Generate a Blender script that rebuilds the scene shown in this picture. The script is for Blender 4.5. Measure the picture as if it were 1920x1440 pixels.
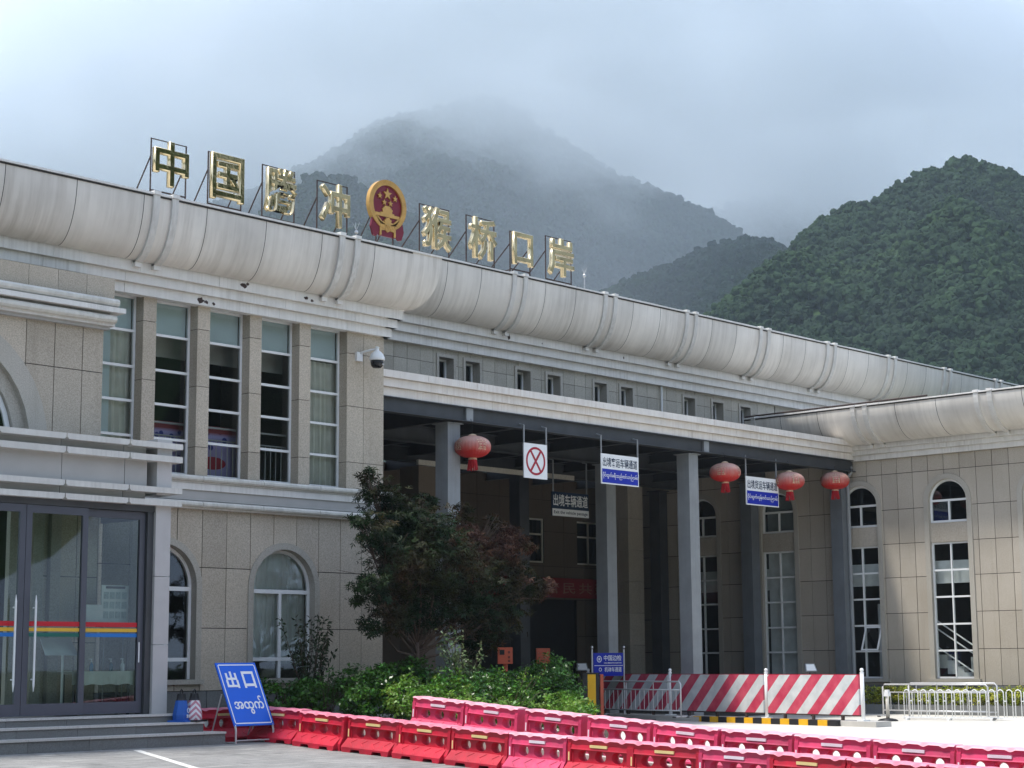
import bpy, bmesh, math, random
from math import sin, cos, pi, sqrt, radians
from mathutils import Vector, Matrix, noise

random.seed(7)
SC = bpy.context.scene
COL = SC.collection
for _o in list(bpy.data.objects):
    bpy.data.objects.remove(_o)

# ---------------------------------------------------------------- camera
YAW, PITCH, ROLL = radians(43.0377), radians(8.8037), radians(-0.42626)
cam_d = bpy.data.cameras.new('camera')
cam_d.sensor_width = 36.0
cam_d.lens = 3357.55 / 1920 * 36.0
cam_d.clip_start = 0.2
cam_d.clip_end = 12000
cam = bpy.data.objects.new('camera', cam_d)
COL.objects.link(cam)
_F = Vector((cos(YAW) * cos(PITCH), sin(YAW) * cos(PITCH), sin(PITCH)))
_R = _F.cross(Vector((0, 0, 1))).normalized()
_U = _R.cross(_F)
_r = cos(ROLL) * _R + sin(ROLL) * _U
_u = -sin(ROLL) * _R + cos(ROLL) * _U
_m = Matrix((_r, _u, -_F)).transposed().to_4x4()
_m.translation = Vector((0, 0, 1.52))
cam.matrix_world = _m
SC.camera = cam

# ---------------------------------------------------------------- world, sun, exposure
LIGHT = Vector((0.35, -0.24, -1.0)).normalized()       # the way the sunlight travels
SUN_EL = math.asin(-LIGHT.z)
SUN_ROT = math.atan2(-LIGHT.x, -LIGHT.y)
world = bpy.data.worlds.new('World')
SC.world = world
world.use_nodes = True
wn = world.node_tree
wn.nodes.clear()
w_out = wn.nodes.new('ShaderNodeOutputWorld')
w_bg = wn.nodes.new('ShaderNodeBackground')
w_sky = wn.nodes.new('ShaderNodeTexSky')
w_sky.sky_type = 'NISHITA'
w_sky.sun_disc = False
w_sky.sun_elevation = SUN_EL
w_sky.sun_rotation = SUN_ROT
w_sky.air_density = 1.0
w_sky.dust_density = 3.0
w_tc = wn.nodes.new('ShaderNodeTexCoord')
w_map = wn.nodes.new('ShaderNodeMapping')
w_map.inputs['Scale'].default_value = (1.6, 1.6, 4.2)
w_map.inputs['Location'].default_value = (2.74, 1.42, 4.26)
w_n = wn.nodes.new('ShaderNodeTexNoise')
w_n.inputs['Scale'].default_value = 1.7
w_n.inputs['Detail'].default_value = 5
w_n.inputs['Roughness'].default_value = 0.5
w_n.inputs['Distortion'].default_value = 0.4
w_ramp = wn.nodes.new('ShaderNodeValToRGB')
w_ramp.color_ramp.elements[0].position = 0.33
w_ramp.color_ramp.elements[0].color = (3.2, 3.95, 5.7, 1)
w_ramp.color_ramp.elements[1].position = 0.68
w_ramp.color_ramp.elements[1].color = (4.7, 5.7, 7.6, 1)
w_mix = wn.nodes.new('ShaderNodeMix')
w_mix.data_type = 'RGBA'
w_mix.inputs[0].default_value = 0.9
wn.links.new(w_tc.outputs['Generated'], w_map.inputs['Vector'])
wn.links.new(w_map.outputs[0], w_n.inputs['Vector'])
wn.links.new(w_n.outputs['Fac'], w_ramp.inputs[0])
wn.links.new(w_sky.outputs[0], w_mix.inputs[6])
wn.links.new(w_ramp.outputs[0], w_mix.inputs[7])
wn.links.new(w_mix.outputs[2], w_bg.inputs['Color'])
w_bg.inputs['Strength'].default_value = 0.1
wn.links.new(w_bg.outputs[0], w_out.inputs[0])

sun_d = bpy.data.lights.new('sun', 'SUN')
sun_d.energy = 2.4
sun_d.angle = radians(6.0)
sun_d.color = (1.0, 0.955, 0.89)
sun = bpy.data.objects.new('sun', sun_d)
COL.objects.link(sun)
sun.rotation_euler = LIGHT.to_track_quat('-Z', 'Y').to_euler()
sun.location = (0, 0, 60)

SC.view_settings.view_transform = 'Standard'
SC.view_settings.look = 'None'
SC.view_settings.gamma = 1.0
SC.view_settings.use_curve_mapping = False
SC.view_settings.exposure = 1.1
SC.cycles.use_denoising = True
SC.cycles.max_bounces = 12
SC.cycles.diffuse_bounces = 3
SC.cycles.glossy_bounces = 3
SC.cycles.transmission_bounces = 4
SC.cycles.transparent_max_bounces = 16
SC.cycles.volume_bounces = 10
SC.cycles.volume_step_rate = 1.0
SC.cycles.volume_max_steps = 64
SC.cycles.sample_clamp_indirect = 6
SC.cycles.caustics_reflective = False
SC.cycles.caustics_refractive = False


# ---------------------------------------------------------------- helpers
class MB:
    """collects faces for one mesh"""
    def __init__(self):
        self.v = []
        self.f = []

    def add(self, vs, fs):
        n = len(self.v)
        self.v.extend([tuple(p) for p in vs])
        self.f.extend([tuple(i + n for i in f) for f in fs])
        return self

    def quad(self, a, b, c, d):
        return self.add([a, b, c, d], [(0, 1, 2, 3)])

    def hexa(self, p):
        """8 points: bottom ring 0-3, top ring 4-7"""
        return self.add(p, [(3, 2, 1, 0), (4, 5, 6, 7), (0, 1, 5, 4), (1, 2, 6, 5), (2, 3, 7, 6), (3, 0, 4, 7)])

    def box(self, x0, x1, y0, y1, z0, z1):
        return self.hexa([(x0, y0, z0), (x1, y0, z0), (x1, y1, z0), (x0, y1, z0),
                          (x0, y0, z1), (x1, y0, z1), (x1, y1, z1), (x0, y1, z1)])

    def mbox(self, m, s0, s1, o0, o1, z0, z1):
        """box in facade coordinates (along, outward, up)"""
        return self.hexa([m(s0, o0, z0), m(s1, o0, z0), m(s1, o1, z0), m(s0, o1, z0),
                          m(s0, o0, z1), m(s1, o0, z1), m(s1, o1, z1), m(s0, o1, z1)])

    def tube(self, pts, r, n=8, caps=True):
        pts = [Vector(p) for p in pts]
        rs = r if isinstance(r, (list, tuple)) else [r] * len(pts)
        base = len(self.v)
        for i, p in enumerate(pts):
            if i == 0:
                t = pts[1] - p
            elif i == len(pts) - 1:
                t = p - pts[i - 1]
            else:
                t = pts[i + 1] - pts[i - 1]
            t.normalize()
            ref = Vector((0, 0, 1)) if abs(t.z) < 0.9 else Vector((1, 0, 0))
            a = t.cross(ref).normalized()
            b = t.cross(a)
            for k in range(n):
                w = 2 * pi * k / n + pi / n
                self.v.append(tuple(p + rs[i] * (cos(w) * a + sin(w) * b)))
        for i in range(len(pts) - 1):
            for k in range(n):
                q = (k + 1) % n
                self.f.append((base + i * n + k, base + i * n + q, base + (i + 1) * n + q, base + (i + 1) * n + k))
        if caps:
            self.f.append(tuple(base + k for k in range(n))[::-1])
            self.f.append(tuple(base + (len(pts) - 1) * n + k for k in range(n)))
        return self

    def lathe(self, prof, n=24, c=(0, 0, 0), wob=None):
        base = len(self.v)
        for (r, z) in prof:
            for k in range(n):
                a = 2 * pi * k / n
                rr = r * (wob(k, z) if wob else 1)
                self.v.append((c[0] + rr * cos(a), c[1] + rr * sin(a), c[2] + z))
        for i in range(len(prof) - 1):
            for k in range(n):
                q = (k + 1) % n
                self.f.append((base + i * n + k, base + i * n + q, base + (i + 1) * n + q, base + (i + 1) * n + k))
        self.f.append(tuple(base + k for k in range(n))[::-1])
        self.f.append(tuple(base + (len(prof) - 1) * n + k for k in range(n)))
        return self

    def prism(self, poly, f0, f1):
        """2-D polygon between two maps 2-D -> 3-D"""
        n = len(poly)
        vs = [f0(*p) for p in poly] + [f1(*p) for p in poly]
        fs = [tuple(range(n))[::-1], tuple(range(n, 2 * n))]
        for i in range(n):
            j = (i + 1) % n
            fs.append((i, j, n + j, n + i))
        return self.add(vs, fs)

    def mesh(self, name):
        me = bpy.data.meshes.new(name)
        me.from_pydata(self.v, [], self.f)
        me.update()
        return me

    def build(self, name, mat, parent=None, smooth=False):
        return obj(name, self.mesh(name), mat, parent, smooth)


def obj(name, me, mat, parent=None, smooth=False):
    if mat is not None:
        me.materials.clear()
        for mm in (mat if isinstance(mat, (list, tuple)) else [mat]):
            me.materials.append(mm)
    if smooth:
        for p in me.polygons:
            p.use_smooth = True
    o = bpy.data.objects.new(name, me)
    COL.objects.link(o)
    if parent is not None:
        o.parent = parent
        if parent.get('_w') and parent.type == 'EMPTY':
            o.matrix_parent_inverse = Matrix.Translation(-Vector(parent.location))
    return o


def thing(name, label, cat, loc=(0, 0, 0), rotz=0.0, group=None, worldspace=False):
    o = bpy.data.objects.new(name, None)
    COL.objects.link(o)
    o.empty_display_size = 0.3
    o.location = loc
    o.rotation_euler = (0, 0, rotz)
    o['label'] = label
    o['category'] = cat
    if group:
        o['group'] = group
    if worldspace:
        o['_w'] = 1
    return o


def tag(o, label, cat, group=None):
    o['label'] = label
    o['category'] = cat
    if group:
        o['group'] = group
    return o


def struct(o, kind='structure'):
    o['kind'] = kind
    return o


def dup(root, loc, rotz=0.0, label=None, group=None):
    r = root.copy()
    COL.objects.link(r)
    r.location = loc
    r.rotation_euler = (0, 0, rotz)
    if label:
        r['label'] = label
    if group:
        r['group'] = group
    for ch in list(root.children):
        c = ch.copy()
        COL.objects.link(c)
        c.parent = r
        for g in list(ch.children):
            d = g.copy()
            COL.objects.link(d)
            d.parent = c
    return r


def text_mesh(txt, size, depth=0.004, bold=0.0, bevel=0.0, width=1.0, align='CENTER', space=1.0):
    """lettering in the XZ plane, read from -Y, centred on its own box"""
    cu = bpy.data.curves.new('lettering', 'FONT')
    cu.body = txt
    cu.size = size
    cu.extrude = depth
    cu.offset = bold
    cu.bevel_depth = bevel
    cu.bevel_resolution = 0
    cu.resolution_u = 2
    cu.align_x = align
    cu.space_character = space
    t = bpy.data.objects.new('lettering', cu)
    COL.objects.link(t)
    dg = bpy.context.evaluated_depsgraph_get()
    me = bpy.data.meshes.new_from_object(t.evaluated_get(dg))
    bpy.data.objects.remove(t)
    bpy.data.curves.remove(cu)
    if len(me.vertices):
        xs = [v.co.x for v in me.vertices]
        ys = [v.co.y for v in me.vertices]
        cx, cy = (min(xs) + max(xs)) / 2, (min(ys) + max(ys)) / 2
        for v in me.vertices:
            v.co = ((v.co.x - cx) * width, -v.co.z, v.co.y - cy)
    return me


def fit_text(txt, w, h, **k):
    me = text_mesh(txt, 1.0, **k)
    xs = [v.co.x for v in me.vertices]
    zs = [v.co.z for v in me.vertices]
    sx, sz = w / max(1e-6, max(xs) - min(xs)), h / max(1e-6, max(zs) - min(zs))
    for v in me.vertices:
        v.co.x *= sx
        v.co.z *= sz
    return me


def move_mesh(me, mtx):
    me.transform(mtx)
    return me


# ---------------------------------------------------------------- materials
def new_mat(name):
    m = bpy.data.materials.new(name)
    m.use_nodes = True
    nt = m.node_tree
    b = nt.nodes.get('Principled BSDF')
    return m, nt, b


def N(nt, kind, **inp):
    n = nt.nodes.new(kind)
    for k, v in inp.items():
        n.inputs[k.replace('_', ' ')].default_value = v
    return n


def mixc(nt, fac, a, b, blend='MIX'):
    n = nt.nodes.new('ShaderNodeMix')
    n.data_type = 'RGBA'
    n.blend_type = blend
    for sock, val in ((n.inputs[0], fac), (n.inputs[6], a), (n.inputs[7], b)):
        if hasattr(val, 'is_linked') or hasattr(val, 'links'):
            nt.links.new(val, sock)
        elif isinstance(val, (int, float)):
            sock.default_value = val
        else:
            sock.default_value = (val[0], val[1], val[2], 1)
    return n.outputs[2]


def ramp(nt, src, p0, p1, c0=0.0, c1=1.0):
    n = nt.nodes.new('ShaderNodeMapRange')
    n.inputs['From Min'].default_value = p0
    n.inputs['From Max'].default_value = p1
    n.inputs['To Min'].default_value = c0
    n.inputs['To Max'].default_value = c1
    nt.links.new(src, n.inputs['Value'])
    return n.outputs[0]


def coords(nt, scale=(1, 1, 1), kind='Object'):
    tc = nt.nodes.new('ShaderNodeTexCoord')
    mp = nt.nodes.new('ShaderNodeMapping')
    mp.inputs['Scale'].default_value = scale
    nt.links.new(tc.outputs[kind], mp.inputs['Vector'])
    return mp.outputs[0]


def tex_noise(nt, vec, scale, detail=3, rough=0.55):
    n = nt.nodes.new('ShaderNodeTexNoise')
    n.inputs['Scale'].default_value = scale
    n.inputs['Detail'].default_value = detail
    n.inputs['Roughness'].default_value = rough
    nt.links.new(vec, n.inputs['Vector'])
    return n.outputs['Fac']


def simple(name, col, rough=0.6, metal=0.0, var=0.12, vscale=3.0, bump=0.0, bscale=60.0, spec=0.4, rnd=0.0, streak=0.0, dirt=(0.08, 0.07, 0.055), svec=(17, 17, 0.6)):
    m, nt, b = new_mat(name)
    vec = coords(nt)
    n1 = tex_noise(nt, vec, vscale, 4)
    dark = tuple(c * (1 - var) for c in col)
    lite = tuple(min(1, c * (1 + var)) for c in col)
    c = mixc(nt, ramp(nt, n1, 0.3, 0.7), dark, lite)
    if rnd:
        oi = nt.nodes.new('ShaderNodeObjectInfo')
        hs = nt.nodes.new('ShaderNodeHueSaturation')
        nt.links.new(ramp(nt, oi.outputs['Random'], 0, 1, 1 - rnd, 1 + rnd), hs.inputs['Value'])
        nt.links.new(c, hs.inputs['Color'])
        c = hs.outputs[0]
    if streak:
        v2 = coords(nt, svec)
        s1 = tex_noise(nt, v2, 1.0, 5, 0.65)
        v3 = coords(nt)
        s2 = tex_noise(nt, v3, 0.6, 3)
        mul = nt.nodes.new('ShaderNodeMath')
        mul.operation = 'MULTIPLY'
        nt.links.new(ramp(nt, s1, 0.42, 0.8), mul.inputs[0])
        nt.links.new(ramp(nt, s2, 0.35, 0.65, 0.2, 1.0), mul.inputs[1])
        mul2 = nt.nodes.new('ShaderNodeMath')
        mul2.operation = 'MULTIPLY'
        nt.links.new(mul.outputs[0], mul2.inputs[0])
        mul2.inputs[1].default_value = streak
        c = mixc(nt, mul2.outputs[0], c, dirt)
    nt.links.new(c, b.inputs['Base Color'])
    b.inputs['Roughness'].default_value = rough
    b.inputs['Metallic'].default_value = metal
    b.inputs['Specular IOR Level'].default_value = spec
    if bump:
        bn = nt.nodes.new('ShaderNodeBump')
        bn.inputs['Strength'].default_value = bump
        bn.inputs['Distance'].default_value = 0.02
        nt.links.new(tex_noise(nt, vec, bscale, 4), bn.inputs['Height'])
        nt.links.new(bn.outputs[0], b.inputs['Normal'])
    return m


def granite(name, col, rnd=0.11, speck=0.24, spotty=0.5):
    m, nt, b = new_mat(name)
    vec = coords(nt)
    fine = tex_noise(nt, vec, 55.0, 4, 0.7)
    big = tex_noise(nt, vec, 0.7, 4, 0.6)
    dk = tuple(c * (1 - speck) for c in col)
    lt = tuple(min(1, c * (1 + speck)) for c in col)
    c = mixc(nt, ramp(nt, fine, 0.38, 0.62), dk, lt)
    c = mixc(nt, ramp(nt, big, 0.42, 0.72, 0.0, 0.35), c, (col[0] * 0.72, col[1] * 0.68, col[2] * 0.6))
    sv = coords(nt, (5, 5, 0.35))
    st = tex_noise(nt, sv, 1.0, 4, 0.6)
    c = mixc(nt, ramp(nt, st, 0.55, 0.8, 0.0, 0.28), c, (col[0] * 0.55, col[1] * 0.52, col[2] * 0.46))
    oi = nt.nodes.new('ShaderNodeObjectInfo')
    hs = nt.nodes.new('ShaderNodeHueSaturation')
    nt.links.new(ramp(nt, oi.outputs['Random'], 0, 1, 1 - rnd, 1 + rnd), hs.inputs['Value'])
    nt.links.new(c, hs.inputs['Color'])
    nt.links.new(hs.outputs[0], b.inputs['Base Color'])
    b.inputs['Roughness'].default_value = 0.62
    b.inputs['Specular IOR Level'].default_value = 0.35
    return m


def glass_mat(name, tint=(0.55, 0.66, 0.64), refl=(0.8, 0.87, 0.9), base=0.10, rough=0.02):
    m, nt, b = new_mat(name)
    nt.nodes.remove(b)
    out = nt.nodes.get('Material Output')
    tr = nt.nodes.new('ShaderNodeBsdfTransparent')
    tr.inputs[0].default_value = (*tint, 1)
    gl = nt.nodes.new('ShaderNodeBsdfGlossy')
    gl.inputs['Color'].default_value = (*refl, 1)
    gl.inputs['Roughness'].default_value = rough
    lw = nt.nodes.new('ShaderNodeFresnel')
    lw.inputs['IOR'].default_value = 1.5
    mx = nt.nodes.new('ShaderNodeMixShader')
    nt.links.new(ramp(nt, lw.outputs[0], 0, 1, base, 1.0), mx.inputs[0])
    nt.links.new(tr.outputs[0], mx.inputs[1])
    nt.links.new(gl.outputs[0], mx.inputs[2])
    nt.links.new(mx.outputs[0], out.inputs['Surface'])
    return m


def leaf_mat(name, cols, nscale=0.8, rough=0.45, trans=0.25, spread=0.35, xgrad=0.0, spec=0.35):
    m, nt, b = new_mat(name)
    out = nt.nodes.get('Material Output')
    vec = coords(nt)
    n1 = tex_noise(nt, vec, nscale, 3)
    cr = nt.nodes.new('ShaderNodeValToRGB')
    el = cr.color_ramp.elements
    while len(el) < len(cols):
        el.new(0.5)
    for i, cc in enumerate(cols):
        el[i].position = 0.33 + 0.34 * i / max(1, len(cols) - 1)
        el[i].color = (*cc, 1)
    if xgrad:
        sx = nt.nodes.new('ShaderNodeSeparateXYZ')
        nt.links.new(vec, sx.inputs[0])
        ma = nt.nodes.new('ShaderNodeMath')
        ma.operation = 'MULTIPLY_ADD'
        nt.links.new(sx.outputs['X'], ma.inputs[0])
        ma.inputs[1].default_value = xgrad
        nt.links.new(n1, ma.inputs[2])
        n1 = ma.outputs[0]
    nt.links.new(n1, cr.inputs[0])
    gi = nt.nodes.new('ShaderNodeNewGeometry')
    hs = nt.nodes.new('ShaderNodeHueSaturation')
    nt.links.new(ramp(nt, gi.outputs['Random Per Island'], 0, 1, 1 - spread, 1 + spread), hs.inputs['Value'])
    nt.links.new(ramp(nt, gi.outputs['Random Per Island'], 0, 1, 0.485, 0.515), hs.inputs['Hue'])
    nt.links.new(cr.outputs[0], hs.inputs['Color'])
    nt.links.new(hs.outputs[0], b.inputs['Base Color'])
    b.inputs['Roughness'].default_value = rough
    b.inputs['Specular IOR Level'].default_value = spec
    tl = nt.nodes.new('ShaderNodeBsdfTranslucent')
    nt.links.new(hs.outputs[0], tl.inputs[0])
    mx = nt.nodes.new('ShaderNodeMixShader')
    mx.inputs[0].default_value = trans
    nt.links.new(b.outputs[0], mx.inputs[1])
    nt.links.new(tl.outputs[0], mx.inputs[2])
    nt.links.new(mx.outputs[0], out.inputs['Surface'])
    return m


M = {}
M['stone'] = granite('grey_brown_granite', (0.475, 0.415, 0.332))
M['stone_wing'] = granite('tan_granite', (0.44, 0.392, 0.325), rnd=0.09, speck=0.22)
M['stone_hall'] = granite('grey_green_granite', (0.43, 0.40, 0.335), rnd=0.11, speck=0.2)
M['stone_trim'] = granite('trim_granite', (0.43, 0.40, 0.345), rnd=0.04, speck=0.18)
M['plinth'] = granite('plinth_granite', (0.17, 0.175, 0.17), rnd=0.08, speck=0.2)
M['joint'] = simple('dark_joint', (0.035, 0.033, 0.03), 0.9)
M['eave'] = simple('white_eave_board', (0.73, 0.71, 0.67), 0.55, streak=0.45, var=0.07, dirt=(0.24, 0.21, 0.17), rnd=0.03)
M['fascia'] = simple('white_canopy_board', (0.74, 0.70, 0.65), 0.5, streak=0.5, var=0.06, dirt=(0.36, 0.24, 0.17), rnd=0.04)
M['roll'] = simple('weathered_eave_shell', (0.69, 0.65, 0.59), 0.5, streak=0.5, var=0.12, vscale=0.8, dirt=(0.20, 0.165, 0.12), rnd=0.05, svec=(7, 0.8, 0.45))
M['roll_y'] = simple('weathered_wing_shell', (0.69, 0.65, 0.59), 0.5, streak=0.5, var=0.12, vscale=0.8, dirt=(0.20, 0.165, 0.12), rnd=0.05, svec=(0.8, 7, 0.45))
M['roll_rib'] = simple('eave_rib', (0.64, 0.62, 0.58), 0.5, streak=0.6, var=0.08, dirt=(0.2, 0.17, 0.13))
M['porch_band'] = simple('porch_white_band', (0.62, 0.61, 0.57), 0.6, streak=0.25, var=0.08, rnd=0.04)
M['porch_panel'] = simple('porch_grey_panel', (0.40, 0.39, 0.37), 0.55, var=0.05, rnd=0.04)
M['porch_post'] = simple('porch_post_panel', (0.46, 0.45, 0.44), 0.5, var=0.05)
M['pipe_white'] = simple('stained_white_moulding', (0.62, 0.60, 0.54), 0.55, var=0.12, vscale=5, streak=0.3)
M['white'] = simple('white_frame', (0.78, 0.79, 0.78), 0.4, var=0.03)
M['cream'] = simple('cream_frame', (0.6, 0.57, 0.5), 0.5, var=0.08)
M['anthracite'] = simple('anthracite_frame', (0.075, 0.08, 0.10), 0.4, var=0.06)
M['black'] = simple('black_plastic', (0.015, 0.015, 0.017), 0.4)
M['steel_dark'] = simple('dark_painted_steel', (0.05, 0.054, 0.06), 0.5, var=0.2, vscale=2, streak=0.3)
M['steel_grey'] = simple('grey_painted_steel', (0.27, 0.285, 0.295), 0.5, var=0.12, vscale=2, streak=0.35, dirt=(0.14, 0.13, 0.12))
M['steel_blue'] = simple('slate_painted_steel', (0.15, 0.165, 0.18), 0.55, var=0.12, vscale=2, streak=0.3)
M['chrome'] = simple('stainless_steel', (0.62, 0.62, 0.62), 0.28, metal=1.0, var=0.05)
M['chrome_dull'] = simple('dull_steel_tube', (0.58, 0.58, 0.58), 0.4, metal=0.35, var=0.08)
M['rust'] = simple('rusty_angle_iron', (0.055, 0.035, 0.03), 0.8, var=0.3, vscale=8)
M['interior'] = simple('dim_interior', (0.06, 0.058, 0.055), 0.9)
M['interior_light'] = simple('pale_interior', (0.42, 0.41, 0.38), 0.8)
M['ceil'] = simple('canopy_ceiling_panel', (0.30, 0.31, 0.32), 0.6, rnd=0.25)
M['glass'] = glass_mat('window_glass', (0.90, 0.94, 0.93), base=0.045)
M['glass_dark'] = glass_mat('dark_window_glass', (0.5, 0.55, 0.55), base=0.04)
M['glass_door'] = glass_mat('greenish_door_glass', (0.72, 0.82, 0.77), base=0.03)
M['blind'] = simple('pale_blue_blind', (0.74, 0.86, 0.88), 0.7, var=0.06, vscale=1.5)
M['blind_white'] = simple('white_blind', (0.62, 0.63, 0.62), 0.8)
M['curtain'] = simple('pale_green_curtain', (0.86, 0.92, 0.89), 0.85, var=0.08)
M['curtain_beige'] = simple('beige_curtain', (0.78, 0.77, 0.68), 0.85, var=0.1)
M['gold'] = simple('gold_face_dark_reflection', (0.30, 0.24, 0.12), 0.1, metal=1.0, var=0.4, vscale=3, bump=0.5, bscale=2.5)  # dark mirror reflection put into the letter face colour
M['gold_glint'] = simple('gold_letter_glint', (0.80, 0.66, 0.40), 0.25, metal=0.8, var=0.2, vscale=4)  # bright glint along the letter rims put into the colour
M['gold_paint'] = simple('emblem_gold', (0.58, 0.33, 0.09), 0.4, metal=0.35, var=0.15, vscale=5)
M['emblem_red'] = simple('emblem_red', (0.17, 0.004, 0.018), 0.4, var=0.1)
M['red'] = simple('red_barrier_plastic', (0.56, 0.014, 0.04), 0.42, var=0.22, vscale=3, rnd=0.22, streak=0.45, dirt=(0.30, 0.07, 0.08))
M['pink'] = simple('faded_barrier_plastic', (0.58, 0.045, 0.125), 0.5, var=0.22, vscale=3, rnd=0.2, streak=0.45, dirt=(0.42, 0.17, 0.20))
M['pink_lip'] = simple('pale_pink_lip', (0.74, 0.36, 0.42), 0.5, var=0.12, vscale=6)  # top lip paler than the barrier body
M['reflect_y'] = simple('pale_yellow_reflector', (0.80, 0.62, 0.28), 0.35)
M['reflect_w'] = simple('white_reflector', (0.82, 0.72, 0.78), 0.35)
M['sign_blue'] = simple('sign_blue', (0.001, 0.11, 0.64), 0.5, var=0.04)
M['sign_navy'] = simple('sign_navy', (0.003, 0.02, 0.36), 0.4, var=0.04)
M['sign_white'] = simple('sign_white', (0.80, 0.81, 0.81), 0.4, var=0.03)
M['sign_ink'] = simple('sign_ink', (0.01, 0.03, 0.07), 0.5)
M['sign_red'] = simple('sign_red', (0.36, 0.012, 0.03), 0.5)
M['banner'] = simple('red_cloth_banner', (0.20, 0.008, 0.010), 0.8)
M['banner_ink'] = simple('banner_lettering', (0.26, 0.12, 0.08), 0.7)
M['cabinet'] = simple('orange_red_cabinet', (0.50, 0.10, 0.05), 0.45)
M['yellow'] = simple('yellow_paint', (0.78, 0.42, 0.01), 0.5, var=0.1)
M['blue_cone'] = simple('blue_cone_sleeve', (0.015, 0.10, 0.42), 0.5)
M['bark'] = simple('brown_bark', (0.085, 0.055, 0.04), 0.9, var=0.3, vscale=14)
M['soil'] = simple('dark_soil', (0.06, 0.045, 0.033), 0.95, var=0.3, bump=0.4, bscale=30)
M['cloth_white'] = simple('white_tablecloth', (0.86, 0.90, 0.90), 0.8)
M['concrete'] = simple('pale_concrete', (0.50, 0.48, 0.44), 0.85, var=0.14, vscale=1.2, streak=0.1, bump=0.15)


# ================================================================ THE SETTING
def lerp_tab(tab, x):
    if x <= tab[0][0]:
        return tab[0][1]
    for (a, va), (b, vb) in zip(tab, tab[1:]):
        if x <= b:
            return va + (vb - va) * (x - a) / (b - a)
    return tab[-1][1]


TAB_A = [(-60, -0.95), (0, -0.72), (12.2, -0.43), (19.65, -0.18), (24.7, 0.09), (25.4, 0.13), (60, 0.13)]
TAB_B = [(-60, -0.8), (0, -0.5), (12.3, -0.23), (16.3, -0.09), (20.2, 0.157), (22.8, 0.34), (24, 0.38), (60, 0.40)]
TAB_C = [(-60, -0.55), (0, -0.3), (18, -0.02), (22, 0.0), (60, 0.0)]


def gA(y):
    return lerp_tab(TAB_A, y)


def gB(x, y):
    t = min(1.0, max(0.0, (x - 22.2) / 11.0))
    t = t * t * (3 - 2 * t)
    return lerp_tab(TAB_B, y) * (1 - t) + lerp_tab(TAB_C, y) * t


def sheet(name, xs, ys, zf, mat):
    b = MB()
    nx = len(xs)
    for y in ys:
        for x in xs:
            b.v.append((x, y, zf(x, y)))
    for j in range(len(ys) - 1):
        for i in range(nx - 1):
            b.f.append((j * nx + i, j * nx + i + 1, (j + 1) * nx + i + 1, (j + 1) * nx + i))
    return b.build(name, mat, None, True)


def lin(a, b, n):
    return [a + (b - a) * i / n for i in range(n + 1)]


# forecourt paving: grey asphalt worn to pale streaks
def paving_mat():
    m, nt, b = new_mat('worn_grey_paving')
    vec = coords(nt)
    big = tex_noise(nt, coords(nt, (0.5, 0.5, 0.5)), 1.3, 5, 0.6)
    fine = tex_noise(nt, vec, 38, 4, 0.7)
    strk = tex_noise(nt, coords(nt, (0.9, 6.0, 1)), 1.0, 5, 0.62)
    c = mixc(nt, ramp(nt, big, 0.35, 0.7), (0.24, 0.235, 0.222), (0.36, 0.35, 0.33))
    c = mixc(nt, ramp(nt, fine, 0.35, 0.65, 0, 0.5), c, (0.11, 0.11, 0.105))
    c = mixc(nt, ramp(nt, strk, 0.53, 0.66, 0, 0.65), c, (0.42, 0.405, 0.37))
    stn = tex_noise(nt, vec, 0.9, 6, 0.7)
    c = mixc(nt, ramp(nt, stn, 0.56, 0.66, 0, 0.55), c, (0.11, 0.105, 0.10))
    br = nt.nodes.new('ShaderNodeTexBrick')
    br.inputs['Scale'].default_value = 1.0
    br.inputs['Brick Width'].default_value = 0.6
    br.inputs['Row Height'].default_value = 0.3
    br.inputs['Mortar Size'].default_value = 0.012
    br.inputs['Color1'].default_value = (1, 1, 1, 1)
    br.inputs['Color2'].default_value = (0.8, 0.8, 0.8, 1)
    br.inputs['Mortar'].default_value = (0.45, 0.45, 0.45, 1)
    nt.links.new(vec, br.inputs['Vector'])
    c = mixc(nt, 0.55, c, br.outputs['Color'], 'MULTIPLY')
    nt.links.new(c, b.inputs['Base Color'])
    b.inputs['Roughness'].default_value = 0.8
    bn = nt.nodes.new('ShaderNodeBump')
    bn.inputs['Strength'].default_value = 0.25
    bn.inputs['Distance'].default_value = 0.02
    nt.links.new(fine, bn.inputs['Height'])
    nt.links.new(bn.outputs[0], b.inputs['Normal'])
    return m


def road_mat():
    m, nt, b = new_mat('pale_concrete_road')
    vec = coords(nt)
    big = tex_noise(nt, coords(nt, (0.35, 0.9, 1)), 1.0, 5, 0.6)
    fine = tex_noise(nt, vec, 30, 4, 0.7)
    strk = tex_noise(nt, coords(nt, (3.0, 0.25, 1)), 1.0, 4, 0.6)
    c = mixc(nt, ramp(nt, big, 0.3, 0.7), (0.50, 0.475, 0.42), (0.66, 0.635, 0.57))
    c = mixc(nt, ramp(nt, fine, 0.4, 0.7, 0, 0.35), c, (0.42, 0.39, 0.34))
    c = mixc(nt, ramp(nt, strk, 0.52, 0.75, 0, 0.4), c, (0.36, 0.34, 0.30))
    nt.links.new(c, b.inputs['Base Color'])
    b.inputs['Roughness'].default_value = 0.85
    return m


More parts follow.
